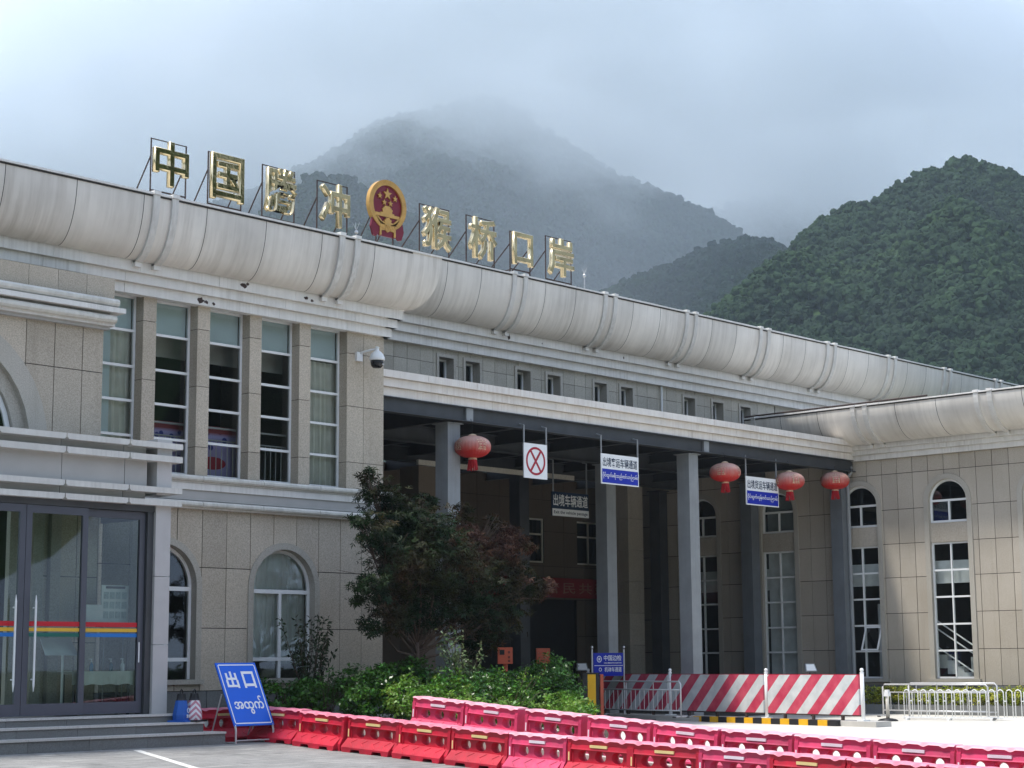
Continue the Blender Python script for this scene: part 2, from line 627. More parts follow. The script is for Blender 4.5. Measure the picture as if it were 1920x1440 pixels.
KERB_X = 21.42
struct(sheet('ground', lin(-60, KERB_X, 40), [-60, -30, -10, 0, 6] + lin(8, 29, 40), lambda x, y: gA(y), paving_mat()))
struct(sheet('road', [KERB_X + 0.18] + lin(22, 34, 20) + [38, 42, 46], [-60, -30, -10, 0, 6] + lin(8, 30, 40) + [39], gB, road_mat()))
_b = MB()
_ys = [-60, -30, -10, 0, 6] + lin(8, 28.1, 40)
for a, c in zip(_ys, _ys[1:]):
    _b.hexa([(KERB_X, a, gA(a) - 0.3), (KERB_X + 0.18, a, gA(a) - 0.3), (KERB_X + 0.18, c, gA(c) - 0.3), (KERB_X, c, gA(c) - 0.3),
             (KERB_X, a, gB(21, a) + 0.03), (KERB_X + 0.18, a, gB(21, a) + 0.03), (KERB_X + 0.18, c, gB(21, c) + 0.03), (KERB_X, c, gB(21, c) + 0.03)])
struct(_b.build('kerb', M['concrete']))

# worn white line painted across the forecourt
_b = MB()
for i in range(30):
    t0, t1 = i / 30, (i + 1) / 30
    def _lp(t, o):
        x = 17.75 + (14.6 - 17.75) * t
        y = 25.1 + (15.5 - 25.1) * t
        return (x + o, y, gA(y) + 0.004)
    _b.quad(_lp(t0, -0.075), _lp(t0, 0.075), _lp(t1, 0.075), _lp(t1, -0.075))
struct(_b.build('white_painted_line', simple('worn_road_paint', (0.62, 0.61, 0.57), 0.7, var=0.25, vscale=9)))


# ---------------------------------------------------------------- mountains
def hill_mat():
    m, nt, b = new_mat('undergrowth_slope')
    vec = coords(nt)
    n1 = tex_noise(nt, vec, 0.05, 6, 0.65)
    c = mixc(nt, ramp(nt, n1, 0.35, 0.65), (0.018, 0.034, 0.016), (0.05, 0.09, 0.03))
    nt.links.new(c, b.inputs['Base Color'])
    b.inputs['Roughness'].default_value = 0.95
    b.inputs['Specular IOR Level'].default_value = 0.1
    return m


M['hill'] = hill_mat()
RIGHT = [(400, 352, 70), (434.8, 340.1, 91.4), (447.7, 333.0, 100.5), (459.6, 326.8, 112.4), (469.6, 323.1, 125.5), (478.5, 320.6, 133.6), (487.4, 318.1, 140.9),
         (496.3, 315.4, 146.5), (506.0, 311.1, 150.6), (514.9, 308.1, 155.4), (523.7, 304.9, 160.8), (533.4, 300.1, 165.5), (542.2, 296.6, 170.7), (550.8, 293.2, 171.2),
         (560.2, 288.2, 169.8), (569.1, 283.9, 165.5), (579.3, 276.7, 153.6), (592.5, 262.5, 132.4), (610, 240, 105), (640, 200, 80)]
MID = [(640, 1075, 262), (712.7, 1026.9, 298.5), (757.1, 994.7, 321.8), (792.1, 967.0, 342.8), (815.2, 947.6, 357.3), (829.4, 935.2, 368.8), (843.6, 922.4, 381.8), (860.4, 906.8, 392.1),
       (871.5, 896.1, 395.0), (882.5, 885.3, 398.3), (893.3, 874.3, 403.1), (906.7, 860.4, 403.9), (918.6, 847.8, 396.2), (928.9, 836.5, 380.0), (945.3, 817.9, 363.7),
       (962.4, 797.6, 345.3), (986.1, 768.1, 329.4), (1004.3, 744.2, 315.0), (1017.3, 726.3, 297.5), (1029.6, 708.8, 263.9), (1043.5, 688.2, 228.6), (1070, 650, 190)]
SPUR = [(570, 765, 205), (591.2, 743.7, 235.3), (606.5, 731.2, 250.6), (614.1, 724.8, 258.3), (619.6, 720.1, 263.0), (628.3, 712.6, 262.6), (639.1, 702.9, 254.5), (654.0, 689.1, 242.8),
        (672.6, 670.9, 228.0), (692.7, 650.2, 207.2), (730, 600, 165), (770, 560, 130)]
FAR = [(640, 1365, 380), (690.4, 1331.7, 395.5), (741.1, 1304.1, 409.2), (777.4, 1282.8, 420.5), (790.1, 1275.1, 425.2), (806.6, 1264.7, 418), (835.8, 1245.5, 412), (882.9, 1212.6, 408),
       (936.3, 1171.9, 412), (985.1, 1131.2, 410), (1032.5, 1088.1, 400)]
FAR2 = [(1100, 1010, 320), (1154.3, 958.0, 348.3), (1197.0, 904.1, 374.5), (1223.8, 867.3, 384.4), (1244.4, 837.6, 389.8), (1264.0, 807.7, 388.9), (1282.5, 777.9, 379.0), (1300.2, 748.0, 369.9),
        (1327.0, 699.3, 356.9), (1355.1, 643.3, 343.1), (1400, 560, 320)]


def hill_surface(name, ridge, reach, floor, tree_h, amp, nfreq, nu=90, nv=46, back=0.45):
    """a hillside: the ridge as seen from the valley, falling with spurs and gullies to the valley floor"""
    pts = [Vector(p) for p in ridge]
    ln = [0.0]
    for a, c in zip(pts, pts[1:]):
        ln.append(ln[-1] + (c - a).length)

    def at(s):
        for i in range(len(pts) - 1):
            if s <= ln[i + 1] + 1e-6:
                return pts[i].lerp(pts[i + 1], (s - ln[i]) / (ln[i + 1] - ln[i]))
        return pts[-1]
    b = MB()
    rows = [-back, -back * 0.5] + [v / (nv - 1) for v in range(nv)]
    for u in range(nu + 1):
        p = at(ln[-1] * u / nu)
        d = Vector((-p.x, -p.y, 0)).normalized()
        h = p.z - tree_h - floor
        for v in rows:
            q = p + d * (reach * v)
            if v < 0:
                z = floor + h * max(0, 1 - abs(v) * 1.5)
            else:
                z = floor + h * (1 - v) ** 1.25
                k = min(1, v * 6) * min(1, (1 - v) * 4)
                z += k * amp * (noise.fractal(Vector((q.x, q.y, 3.1)) * nfreq, 1.0, 2.0, 4) + 0.35 * noise.noise(Vector((q.x * nfreq * 2, q.y * nfreq * 2, 9))))
            b.v.append((q.x, q.y, z))
    n = len(rows)
    for u in range(nu):
        for v in range(n - 1):
            b.f.append((u * n + v, u * n + v + 1, (u + 1) * n + v + 1, (u + 1) * n + v))
    return struct(b.build(name, M['hill'], None, True))


hill_r = hill_surface('hill', RIGHT, 330, 6, 3.0, 26, 0.011, 120, 60)
hill_s = hill_surface('hill', SPUR, 420, 20, 5.0, 30, 0.008)
SPUR2 = [(646.9, 596.6, 159.3), (659.5, 582.6, 169.9), (677.0, 562.3, 183.6), (693.8, 541.4, 195.6), (706.8, 524.3, 204.7), (716.2, 511.4, 208.5), (723.7, 500.6, 206.6),
         (732.4, 487.8, 198.6), (746.2, 466.5, 180.5), (759.1, 445.2, 162.0), (775, 415, 140)]
hill_s2 = hill_surface('hill', SPUR2, 380, 20, 5.0, 26, 0.008, 90, 50)
hill_m = hill_surface('mountain', MID, 560, 20, 6.0, 52, 0.0055, 130, 64)
hill_f = hill_surface('mountain', FAR, 420, 60, 8.0, 26, 0.006, 60, 30)
hill_f2 = hill_surface('mountain', FAR2, 400, 60, 8.0, 26, 0.006, 60, 30)
# unseen hill ring added behind the viewpoint, blocking low sky and darkening reflections
_rg = []
for k in range(25):
    a = radians(118 + 205 * k / 24)
    r = 170 + 30 * sin(k * 1.3)
    _rg.append((r * cos(a), r * sin(a), 62 + 16 * sin(k * 0.9) + 9 * sin(k * 2.3)))
hill_surface('hill', _rg, 120, -2, 3.0, 10, 0.014, 60, 20)
_b = MB().quad((-900, -900, -2.2), (2600, -900, -2.2), (2600, 2400, -2.2), (-900, 2400, -2.2))
struct(_b.build('valley_floor', simple('valley_ground', (0.07, 0.085, 0.045), 0.95, var=0.3, vscale=0.05)))


# the woods on the slopes: crowns spread over the hillsides
def crown_mesh(name, seed, mats, tall=1.0):
    bm = bmesh.new()
    rng = random.Random(seed)
    lumps = [((0, 0, 0.62 * tall), 0.42)] + [((rng.uniform(-.34, .34), rng.uniform(-.34, .34), rng.uniform(0.28, 0.95) * tall), rng.uniform(0.18, 0.3)) for _ in range(9)]
    for (c, r) in lumps:
        ret = bmesh.ops.create_icosphere(bm, subdivisions=2, radius=r)
        for v in ret['verts']:
            n = noise.noise(Vector(v.co) * 5.5 / max(r, .2) * .3 + Vector((seed * 3.1, c[0] * 9, c[1] * 9)))
            n2 = rng.uniform(-0.2, 0.2)
            v.co = Vector(c) + v.co * (1 + 0.42 * n + n2)
    ret = bmesh.ops.create_cone(bm, segments=5, radius1=0.05, radius2=0.03, depth=0.5, cap_ends=False)
    for v in ret['verts']:
        v.co.z += 0.25
    me = bpy.data.meshes.new(name)
    bm.to_mesh(me)
    bm.free()
    me.materials.append(mats)
    return me


def forest_mat():
    m, nt, b = new_mat('forest_leaves')
    oi = nt.nodes.new('ShaderNodeObjectInfo')
    cr = nt.nodes.new('ShaderNodeValToRGB')
    el = cr.color_ramp.elements
    cols = [(0.009, 0.021, 0.012), (0.013, 0.031, 0.014), (0.019, 0.044, 0.017), (0.029, 0.061, 0.020), (0.046, 0.080, 0.028)]
    while len(el) < len(cols):
        el.new(0.5)
    for i, cc in enumerate(cols):
        el[i].position = (0.0, 0.35, 0.65, 0.88, 1.0)[i]
        el[i].color = (*cc, 1)
    geo = nt.nodes.new('ShaderNodeNewGeometry')
    patch = tex_noise(nt, geo.outputs['Position'], 0.022, 4, 0.6)
    av = nt.nodes.new('ShaderNodeMath')
    av.operation = 'MULTIPLY_ADD'
    nt.links.new(oi.outputs['Random'], av.inputs[0])
    av.inputs[1].default_value = 0.5
    nt.links.new(ramp(nt, patch, 0.35, 0.68, -0.05, 0.55), av.inputs[2])
    nt.links.new(av.outputs[0], cr.inputs[0])
    tc = nt.nodes.new('ShaderNodeTexCoord')
    n1 = tex_noise(nt, tc.outputs['Object'], 7, 5, 0.8)
    c = mixc(nt, ramp(nt, n1, 0.35, 0.65, 0, 0.7), cr.outputs[0], (0.012, 0.022, 0.010))
    nt.links.new(c, b.inputs['Base Color'])
    b.inputs['Roughness'].default_value = 0.9
    b.inputs['Specular IOR Level'].default_value = 0.15
    return m


M['forest'] = forest_mat()
CROWNS = []
for i in range(4):
    me = crown_mesh('crown', 11 + i * 7, M['forest'], (1.0, 0.85, 1.25, 1.05)[i])
    CROWNS.append(bpy.data.objects.new('crown_pattern', me))          # only a pattern for the wood, not in the scene


def forest(name, ground, density, smin, smax, seed, label):
    ng = bpy.data.node_groups.new(name, 'GeometryNodeTree')
    ng.interface.new_socket('Geometry', in_out='INPUT', socket_type='NodeSocketGeometry')
    ng.interface.new_socket('Geometry', in_out='OUTPUT', socket_type='NodeSocketGeometry')
    nd, lk = ng.nodes, ng.links
    gi = nd.new('NodeGroupInput')
    go = nd.new('NodeGroupOutput')
    jn = nd.new('GeometryNodeJoinGeometry')
    for i, c in enumerate(CROWNS):
        ds = nd.new('GeometryNodeDistributePointsOnFaces')
        ds.distribute_method = 'RANDOM'
        ds.inputs['Density'].default_value = density / len(CROWNS)
        ds.inputs['Seed'].default_value = seed * 10 + i
        oi = nd.new('GeometryNodeObjectInfo')
        oi.inputs['Object'].default_value = c
        oi.inputs['As Instance'].default_value = True
        ip = nd.new('GeometryNodeInstanceOnPoints')
        rv = nd.new('FunctionNodeRandomValue')
        rv.data_type = 'FLOAT_VECTOR'
        rv.inputs[0].default_value = (-0.12, -0.12, 0)
        rv.inputs[1].default_value = (0.12, 0.12, 6.28)
        sv = nd.new('FunctionNodeRandomValue')
        sv.data_type = 'FLOAT'
        sv.inputs[2].default_value = smin
        sv.inputs[3].default_value = smax
        lk.new(gi.outputs[0], ds.inputs['Mesh'])
        lk.new(ds.outputs['Points'], ip.inputs['Points'])
        lk.new(oi.outputs['Geometry'], ip.inputs['Instance'])
        lk.new(rv.outputs[0], ip.inputs['Rotation'])
        lk.new(sv.outputs[1], ip.inputs['Scale'])
        lk.new(ip.outputs[0], jn.inputs[0])
    lk.new(jn.outputs[0], go.inputs[0])
    me = ground.data.copy()
    o = bpy.data.objects.new(name, me)
    COL.objects.link(o)
    md = o.modifiers.new('wood', 'NODES')
    md.node_group = ng
    o['label'] = label
    o['category'] = 'forest'
    o['kind'] = 'stuff'
    return o


forest('forest', hill_r, 0.24, 1.7, 5.2, 1, 'dark green forest covering the clear conical hill beside the roof end')
forest('forest', hill_s, 0.085, 4.0, 8.5, 2, 'wooded spur with crowns standing out of the mist behind the gold lettering')
forest('forest', hill_s2, 0.11, 3.2, 7.5, 7, 'wooded saddle between the conical hill and the misty mountain')
forest('forest', hill_m, 0.08, 3.4, 9.0, 3, 'misty blue forest covering the tall mountain behind the gold lettering')
forest('forest', hill_f, 0.022, 8.0, 15.0, 4, 'faint forest on the distant ridge almost lost in cloud')
forest('forest', hill_f2, 0.022, 8.0, 15.0, 5, 'faint forest on the ridge showing through cloud between the two peaks')


# ================================================================ BUILDINGS
class Op:
    """an opening in a wall: straight jambs, flat or round head"""
    def __init__(self, c, hw, z0, zs, arch=False):
        self.c, self.hw, self.z0, self.zs, self.arch = c, hw, z0, zs, arch
        self.top = zs + (hw if arch else 0)

    def w(self, z):
        if z <= self.zs or not self.arch:
            return self.hw
        return sqrt(max(0.0, self.hw ** 2 - (z - self.zs) ** 2))

    def grown(self, g, gb=0.0):
        o = Op(self.c, self.hw + g, self.z0 - gb, self.zs + (0 if self.arch else g), self.arch)
        return o


def cell(b, m, s0, s1, z0, z1, ops, o_face, o_back):
    """wall slab over [s0,s1]x[z0,z1] less the openings; front at o_face"""
    hit = [p for p in ops if p.c + p.hw > s0 and p.c - p.hw < s1 and p.top > z0 and p.z0 < z1]
    if not hit:
        if s1 - s0 > 0.004 and z1 - z0 > 0.004:
            b.mbox(m, s0, s1, o_back, o_face, z0, z1)
        return
    cuts = {z0, z1}
    for p in hit:
        for z in [p.z0, p.zs, p.top] + ([p.zs + p.hw * sin(pi / 2 * k / 10) for k in range(1, 10)] if p.arch else []):
            if z0 < z < z1:
                cuts.add(z)
    cuts = sorted(cuts)
    for a, c in zip(cuts, cuts[1:]):
        if c - a < 1e-4:
            continue
        mid = (a + c) / 2
        act = sorted([p for p in hit if p.z0 <= mid <= p.top], key=lambda p: p.c)
        la, lc = s0, s0
        spans = []
        for p in act:
            spans.append((la, p.c - p.w(a), lc, p.c - p.w(c)))
            la, lc = p.c + p.w(a), p.c + p.w(c)
        spans.append((la, s1, lc, s1))
        for (a0, a1, c0, c1) in spans:
            a0, c0 = max(a0, s0), max(c0, s0)
            a1, c1 = min(a1, s1), min(c1, s1)
            if a1 - a0 < 0.003 and c1 - c0 < 0.003:
                continue
            a1, c1 = max(a0, a1), max(c0, c1)
            b.hexa([m(a0, o_back, a), m(a1, o_back, a), m(a1, o_face, a), m(a0, o_face, a),
                    m(c0, o_back, c), m(c1, o_back, c), m(c1, o_face, c), m(c0, o_face, c)])


def cladding(root, m, ss, zs, ops, mat, name='wall_panel', gap=0.016, grow=0.05, skip=None, backing=True, back_mat=None):
    """stone panels, each its own piece, on a dark backing"""
    gops = [p.grown(grow) for p in ops]
    for i in range(len(ss) - 1):
        for j in range(len(zs) - 1):
            if skip and skip(i, j):
                continue
            b = MB()
            d = random.uniform(-0.0025, 0.0025)
            cell(b, m, ss[i] + gap / 2, ss[i + 1] - gap / 2, zs[j] + gap / 2, zs[j + 1] - gap / 2, gops, d, -0.022)
            if b.f:
                b.build(name, mat, root)
    if backing:
        b = MB()
        cell(b, m, ss[0], ss[-1], zs[0], zs[-1], gops, -0.018, -0.12)
        b.build('wall_core', back_mat or M['joint'], root)


def arch_path(p, n=18):
    pts = [(p.c - p.hw, p.z0), (p.c - p.hw, p.zs)]
    if p.arch:
        pts += [(p.c - p.hw * cos(pi * k / n), p.zs + p.hw * sin(pi * k / n)) for k in range(1, n)]
    pts += [(p.c + p.hw, p.zs), (p.c + p.hw, p.z0)]
    return pts


def surround(b, m, p, width, o_front, o_back, close=False):
    """moulding round an opening; inner faces run back as the reveal"""
    inn = arch_path(p)
    out = arch_path(Op(p.c, p.hw + width, p.z0, p.zs + (0 if p.arch else width), p.arch))
    if not p.arch:
        out = [(p.c - p.hw - width, p.z0), (p.c - p.hw - width, p.zs + width), (p.c + p.hw + width, p.zs + width), (p.c + p.hw + width, p.z0)]
        inn = [(p.c - p.hw, p.z0), (p.c - p.hw, p.zs), (p.c + p.hw, p.zs), (p.c + p.hw, p.z0)]
    rng = range(len(inn) - 1)
    for i in rng:
        (a, az), (c, cz) = inn[i], inn[i + 1]
        (e, ez), (g, gz) = out[i], out[i + 1]
        b.hexa([m(a, o_back, az), m(c, o_back, cz), m(g, o_back, gz), m(e, o_back, ez),
                m(a, o_front, az), m(c, o_front, cz), m(g, o_front, gz), m(e, o_front, ez)])


def pane(b, m, s0, s1, z0, z1, o):
    b.quad(m(s0, o, z0), m(s1, o, z0), m(s1, o, z1), m(s0, o, z1))


def arch_pane(b, m, p, z0, o, inset=0.03, n=16):
    r = p.hw - inset
    pts = [m(p.c - r, o, z0), m(p.c + r, o, z0)] + [m(p.c + r * cos(pi * k / n), o, p.zs + r * sin(pi * k / n)) for k in range(0, n + 1)]
    b.add(pts, [tuple(range(len(pts)))])


def grid_window(root, m, s0, s1, zs, cols, o, fw=0.05, glass='glass', fmat='white', name='window', skip=()):
    """rectangular window: frame, bars and one pane per light (window > pane, bar)"""
    f = MB()
    z0, z1 = zs[0], zs[-1]
    f.mbox(m, s0, s0 + fw, o - 0.03, o + 0.03, z0, z1)
    f.mbox(m, s1 - fw, s1, o - 0.03, o + 0.03, z0, z1)
    f.mbox(m, s0 + fw, s1 - fw, o - 0.03, o + 0.03, z0, z0 + fw)
    f.mbox(m, s0 + fw, s1 - fw, o - 0.03, o + 0.03, z1 - fw, z1)
    w = f.build(name, M[fmat], root)
    for z in zs[1:-1]:
        MB().mbox(m, s0 + fw, s1 - fw, o - 0.028, o + 0.036, z - 0.025, z + 0.025).build('glazing_bar', M[fmat], w)
    for k in range(1, cols):
        s = s0 + (s1 - s0) * k / cols
        MB().mbox(m, s - 0.02, s + 0.02, o - 0.026, o + 0.04, z0 + fw, z1 - fw).build('glazing_bar', M[fmat], w)
    for j in range(len(zs) - 1):
        for k in range(cols):
            if (j, k) in skip:
                continue
            a = s0 + fw * 0.5 + (s1 - s0 - fw) * k / cols
            c = s0 + fw * 0.5 + (s1 - s0 - fw) * (k + 1) / cols
            pb = MB()
            pane(pb, m, a, c, zs[j], zs[j + 1], o)
            pb.build('pane', M[glass], w)
    return w


def curtain_sheet(m, s0, s1, z0, z1, o, folds, amp, mat, root, name='curtain', swag=0.0):
    b = MB()
    nx, nz = max(12, int(folds * 8)), 8
    for j in range(nz + 1):
        for i in range(nx + 1):
            t = i / nx
            q = j / nz
            s = s0 + (s1 - s0) * t
            if swag:
                s = s0 + (s1 - s0) * t * (1 - swag * (1 - q) ** 2)
            w = sin(t * folds * 2 * pi + 0.8 * sin(q * 3 + t * 9)) + 0.35 * sin(t * folds * 5.3 * pi)
            b.v.append(m(s, o + amp * w * (0.55 + 0.45 * (1 - q)), z0 + (z1 - z0) * q))
    for j in range(nz):
        for i in range(nx):
            b.f.append((j * (nx + 1) + i, j * (nx + 1) + i + 1, (j + 1) * (nx + 1) + i + 1, (j + 1) * (nx + 1) + i))
    return b.build(name, mat, root, True)


def eave(root, m, s0, s1, tiers, o0, z0, a, h, ribs, seam, deck, mitre=False, mat_roll='roll', piece=1.9, rib_w=0.14):
    """moulded cornice, bulging eave shell in panels, ribs and gutter edge"""
    rng = random.Random(int(s0 * 10) + 5)
    for (o, zb, zt) in tiers:
        s = s0
        while s < s1 - 0.02:
            e = min(s1, s + piece * rng.uniform(0.93, 1.07))
            if s1 - e < 0.5:
                e = s1
            b = MB()
            d = rng.uniform(-0.003, 0.003)
            ee = e + (o if (mitre and e == s1) else -0.006)
            b.mbox(m, s, ee, -0.1, o + d, zb + 0.002, zt - 0.002)
            b.build('cornice_board', M['eave'], root)
            s = e
    nt_ = 12

    def prof(t):
        return o0 + a * sin(t * pi / 2), z0 + h * (1 - cos(t * pi / 2))
    edges = [s0]
    s = s0 + seam
    while s < s1 - seam * 0.4:
        edges.append(s)
        s += seam
    edges.append(s1)
    for e0, e1 in zip(edges, edges[1:]):
        b = MB()
        nseg = 3
        for i in range(nt_ + 1):
            o, z = prof(i / nt_)
            for k in range(nseg + 1):
                ee = e1 + (o if (mitre and e1 == s1) else -0.014)
                b.v.append(m(e0 + (ee - e0) * k / nseg, o, z))
        for i in range(nt_):
            for k in range(nseg):
                q = i * (nseg + 1) + k
                b.f.append((q, q + 1, q + nseg + 2, q + nseg + 1))
        b.build('eave_panel', M[mat_roll], root, True)
    b = MB()      # dark lining seen in the seams
    for i in range(nt_):
        (oa, za), (ob, zb) = prof(i / nt_), prof((i + 1) / nt_)
        b.quad(m(s0, oa - 0.02, za + 0.012), m(s1, oa - 0.02, za + 0.012), m(s1, ob - 0.02, zb + 0.012), m(s0, ob - 0.02, zb + 0.012))
    b.build('eave_lining', M['joint'], root)
    for rc in ribs:
        b = MB()
        for i in range(nt_):
            (oa, za), (ob, zb) = prof(i / nt_), prof((i + 1) / nt_)
            na, nb = (cos((i / nt_) * pi / 2), sin((i / nt_) * pi / 2)), (cos(((i + 1) / nt_) * pi / 2), sin(((i + 1) / nt_) * pi / 2))
            k = 0.055

            def off(o, z, t):
                n = (a * 0 + h * sin(t * pi / 2), -a * cos(t * pi / 2))
                l = sqrt(n[0] ** 2 + n[1] ** 2)
                return o + k * n[0] / l, z + k * n[1] / l
            oa2, za2 = off(oa, za, i / nt_)
            ob2, zb2 = off(ob, zb, (i + 1) / nt_)
            b.hexa([m(rc - rib_w / 2, oa - 0.01, za), m(rc + rib_w / 2, oa - 0.01, za), m(rc + rib_w / 2, oa2, za2), m(rc - rib_w / 2, oa2, za2),
                    m(rc - rib_w / 2, ob - 0.01, zb), m(rc + rib_w / 2, ob - 0.01, zb), m(rc + rib_w / 2, ob2, zb2), m(rc - rib_w / 2, ob2, zb2)])
        r = b.build('eave_rib', M['roll_rib'], root)
        MB().mbox(m, rc - rib_w * 0.5, rc + rib_w * 0.5, o0 - 0.05, o0 + 0.075, z0 - 0.13, z0 - 0.015).build('rib_foot', M['eave'], r)
        MB().mbox(m, rc - rib_w * 0.55, rc + rib_w * 0.55, o0 + a - 0.2, o0 + a + 0.075, z0 + h + 0.004, z0 + h + 0.075).build('rib_cap', M['eave'], r)
    ot, zt = o0 + a, z0 + h
    s = s0
    while s < s1 - 0.02:
        e = min(s1, s + rng.uniform(1.5, 2.3))
        x = (ot if (mitre and e == s1) else 0)
        MB().mbox(m, s, e - 0.01 + x, ot - 0.13, ot + 0.03, zt + 0.002, zt + 0.042 + rng.uniform(-0.004, 0.006)).build('gutter_edge', M['eave'], root)
        s = e
    MB().mbox(m, s0, s1, ot + 0.003, ot + 0.016, zt - 0.035, zt - 0.006).build('gutter_slot', M['joint'], root)
    MB().mbox(m, s0, s1, deck, ot - 0.14, zt - 0.12, zt - 0.03).build('roof_deck', M['concrete'], root)


# ---------------------------------------------------------------- hall front block (the storeyed block with the glass porch)
YW = 28.3
block = thing('terminal_block', 'two-storey granite block with five tall window bays, bulging white eave and a glass porch', 'building', (22, 32, 0), worldspace=True)


def mW(s, o, z):
    return (s, YW - o, z)


X_END = 26.22
low_ops = [Op(20.49, 0.80, 1.22, 3.0, True), Op(23.49, 0.80, 1.22, 3.0, True)]
ss = [17.84 + 0.597 * k for k in range(15)]
ss[-1] = X_END
cladding(block, mW, ss, [1.0, 2.2, 3.37, 4.52], low_ops, M['stone'], grow=0.10)
cladding(block, mW, [18.0, 19.2, 20.4, 21.6, 22.8, 24.0, 25.2, X_END], [0.06, 1.0], [], M['plinth'], name='plinth_panel')
MB().box(18.0, X_END + 0.06, YW - 0.34, YW - 0.02, 0.0, 0.44).build('footing', M['concrete'], block)
# side of the block towards the drive-through
MB().box(X_END - 0.3, X_END - 0.004, YW + 0.13, 38.2, 0.0, 10.1).build('side_wall', M['stone'], block)
for p in low_ops:
    b = MB()
    surround(b, mW, p, 0.13, 0.035, -0.2)
    b.build('arch_surround', M['stone_trim'], block)
    MB().mbox(mW, p.c - 0.98, p.c + 0.98, -0.2, 0.09, 1.13, 1.22).build('window_sill', M['stone_trim'], block)
    w = MB()
    surround(w, mW, Op(p.c, 0.73, 1.225, 3.0, True), 0.065, -0.13, -0.19)
    w = w.build('window', M['white'], block)
    for z, t in ((2.95, 0.04), (1.6, 0.035)):
        MB().mbox(mW, p.c - 0.73, p.c + 0.73, -0.185, -0.115, z - t, z + t).build('glazing_bar', M['white'], w)
    MB().mbox(mW, p.c - 0.03, p.c + 0.03, -0.183, -0.112, 1.225, 2.91).build('glazing_bar', M['white'], w)
    b = MB()
    arch_pane(b, mW, p, 2.95, -0.16)
    b.build('pane', M['glass'], w)
    for a, c in ((p.c - 0.75, p.c), (p.c, p.c + 0.75)):
        for z0, z1 in ((1.23, 1.6), (1.6, 2.95)):
            b = MB()
            pane(b, mW, a, c, z0, z1, -0.16)
            b.build('pane', M['glass'], w)
# curtains in the ground-floor windows
curtain_sheet(mW, 22.74, 23.5, 1.55, 3.82, -0.25, 5, 0.025, M['curtain'], block, swag=0.12)
curtain_sheet(mW, 23.42, 24.26, 1.5, 3.82, -0.26, 6, 0.028, M['curtain'], block)
curtain_sheet(mW, 20.5, 20.83, 1.3, 3.8, -0.25, 3, 0.025, M['curtain'], block)
# string course between the floors: two stained round mouldings with a plain band
for z in (5.08, 4.58):
    x = 18.3
    while x < X_END + 0.1:
        e = min(X_END + 0.12, x + 1.5)
        MB().tube([(x, YW - 0.13, z), (e - 0.012, YW - 0.13, z)], 0.062, 10).build('moulding', M['pipe_white'], block)
        x = e
    MB().box(18.3, X_END + 0.1, YW - 0.11, YW + 0.05, z - 0.085, z - 0.045).build('moulding_shelf', M['eave'], block)
MB().box(18.3, X_END + 0.05, YW - 0.07, YW + 0.05, 4.66, 4.86).build('band', M['porch_panel'], block)
MB().box(18.3, X_END + 0.07, YW - 0.10, YW + 0.05, 4.86, 4.99).build('band', M['eave'], block)
# upper floor: piers and tall windows
ZT = 8.52
PIERS = [(18.62, 18.93), (19.92, 20.23), (21.21, 21.52), (22.52, 22.83), (23.83, 24.14)]
PZ = [5.14, 5.72, 6.92, 8.06, 8.6]
for (a, c) in PIERS:
    for z0, z1 in zip(PZ, PZ[1:]):
        MB().box(a + 0.003, c - 0.003, YW, YW + 0.4, z0 + 0.006, z1 - 0.006).build('pier_stone', M['stone'], block)
    MB().box(a + 0.02, c - 0.02, YW + 0.02, YW + 0.38, 5.1, 8.6).build('pier_core', M['joint'], block)
for (a, c) in ((25.15, 25.63), (25.63, X_END)):
    for z0, z1 in zip(PZ, PZ[1:]):
        MB().box(a + 0.005, c - 0.005, YW, YW + 0.4, z0 + 0.006, z1 - 0.006).build('pier_stone', M['stone'], block)
MB().box(25.17, X_END - 0.02, YW + 0.02, YW + 0.38, 5.1, 8.6).build('pier_core', M['joint'], block)
BAYS = [(18.93, 19.92), (20.23, 21.21), (21.52, 22.52), (22.83, 23.83), (24.14, 25.15)]
WZ = [5.16, 5.845, 6.515, 7.18, 7.875, 8.56]
for i, (a, c) in enumerate(BAYS):
    grid_window(block, mW, a, c, WZ, 1, -0.27, glass='glass')
    MB().mbox(mW, a + 0.05, c - 0.05, -0.34, -0.33, 7.9, 8.55).build('roller_blind', M['blind'], block)
curtain_sheet(mW, 19.3, 19.95, 5.2, 7.9, -0.4, 4, 0.04, M['curtain_beige'], block)
curtain_sheet(mW, 24.35, 25.3, 5.2, 7.85, -0.4, 6, 0.04, M['curtain_beige'], block)
# pelmet, floor, ceiling, back wall of the rooms, balustrade
MB().mbox(mW, 18.97, 19.42, -0.37, -0.35, 5.2, 7.86).build('roller_blind', M['blind'], block)
MB().box(20.2, 24.0, YW + 0.75, YW + 0.8, 7.55, 8.6).build('pelmet', M['interior_light'], block)
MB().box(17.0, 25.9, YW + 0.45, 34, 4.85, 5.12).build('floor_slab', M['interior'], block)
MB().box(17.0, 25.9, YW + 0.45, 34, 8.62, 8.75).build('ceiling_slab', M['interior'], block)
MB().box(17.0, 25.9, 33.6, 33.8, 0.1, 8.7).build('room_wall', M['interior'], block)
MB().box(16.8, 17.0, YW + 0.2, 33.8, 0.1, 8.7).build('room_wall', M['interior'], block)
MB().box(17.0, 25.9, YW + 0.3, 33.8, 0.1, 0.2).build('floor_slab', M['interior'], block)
rail = MB()
rail.tube([(18.95, YW + 0.47, 6.2), (25.1, YW + 0.47, 6.2)], 0.022, 6)
rail.tube([(18.95, YW + 0.47, 5.95), (25.1, YW + 0.47, 5.95)], 0.016, 6)
x = 19.0
while x < 25.1:
    rail.tube([(x, YW + 0.47, 5.14), (x, YW + 0.47, 5.95)], 0.011, 5)
    x += 0.14
rail.build('balustrade', M['chrome_dull'], block)


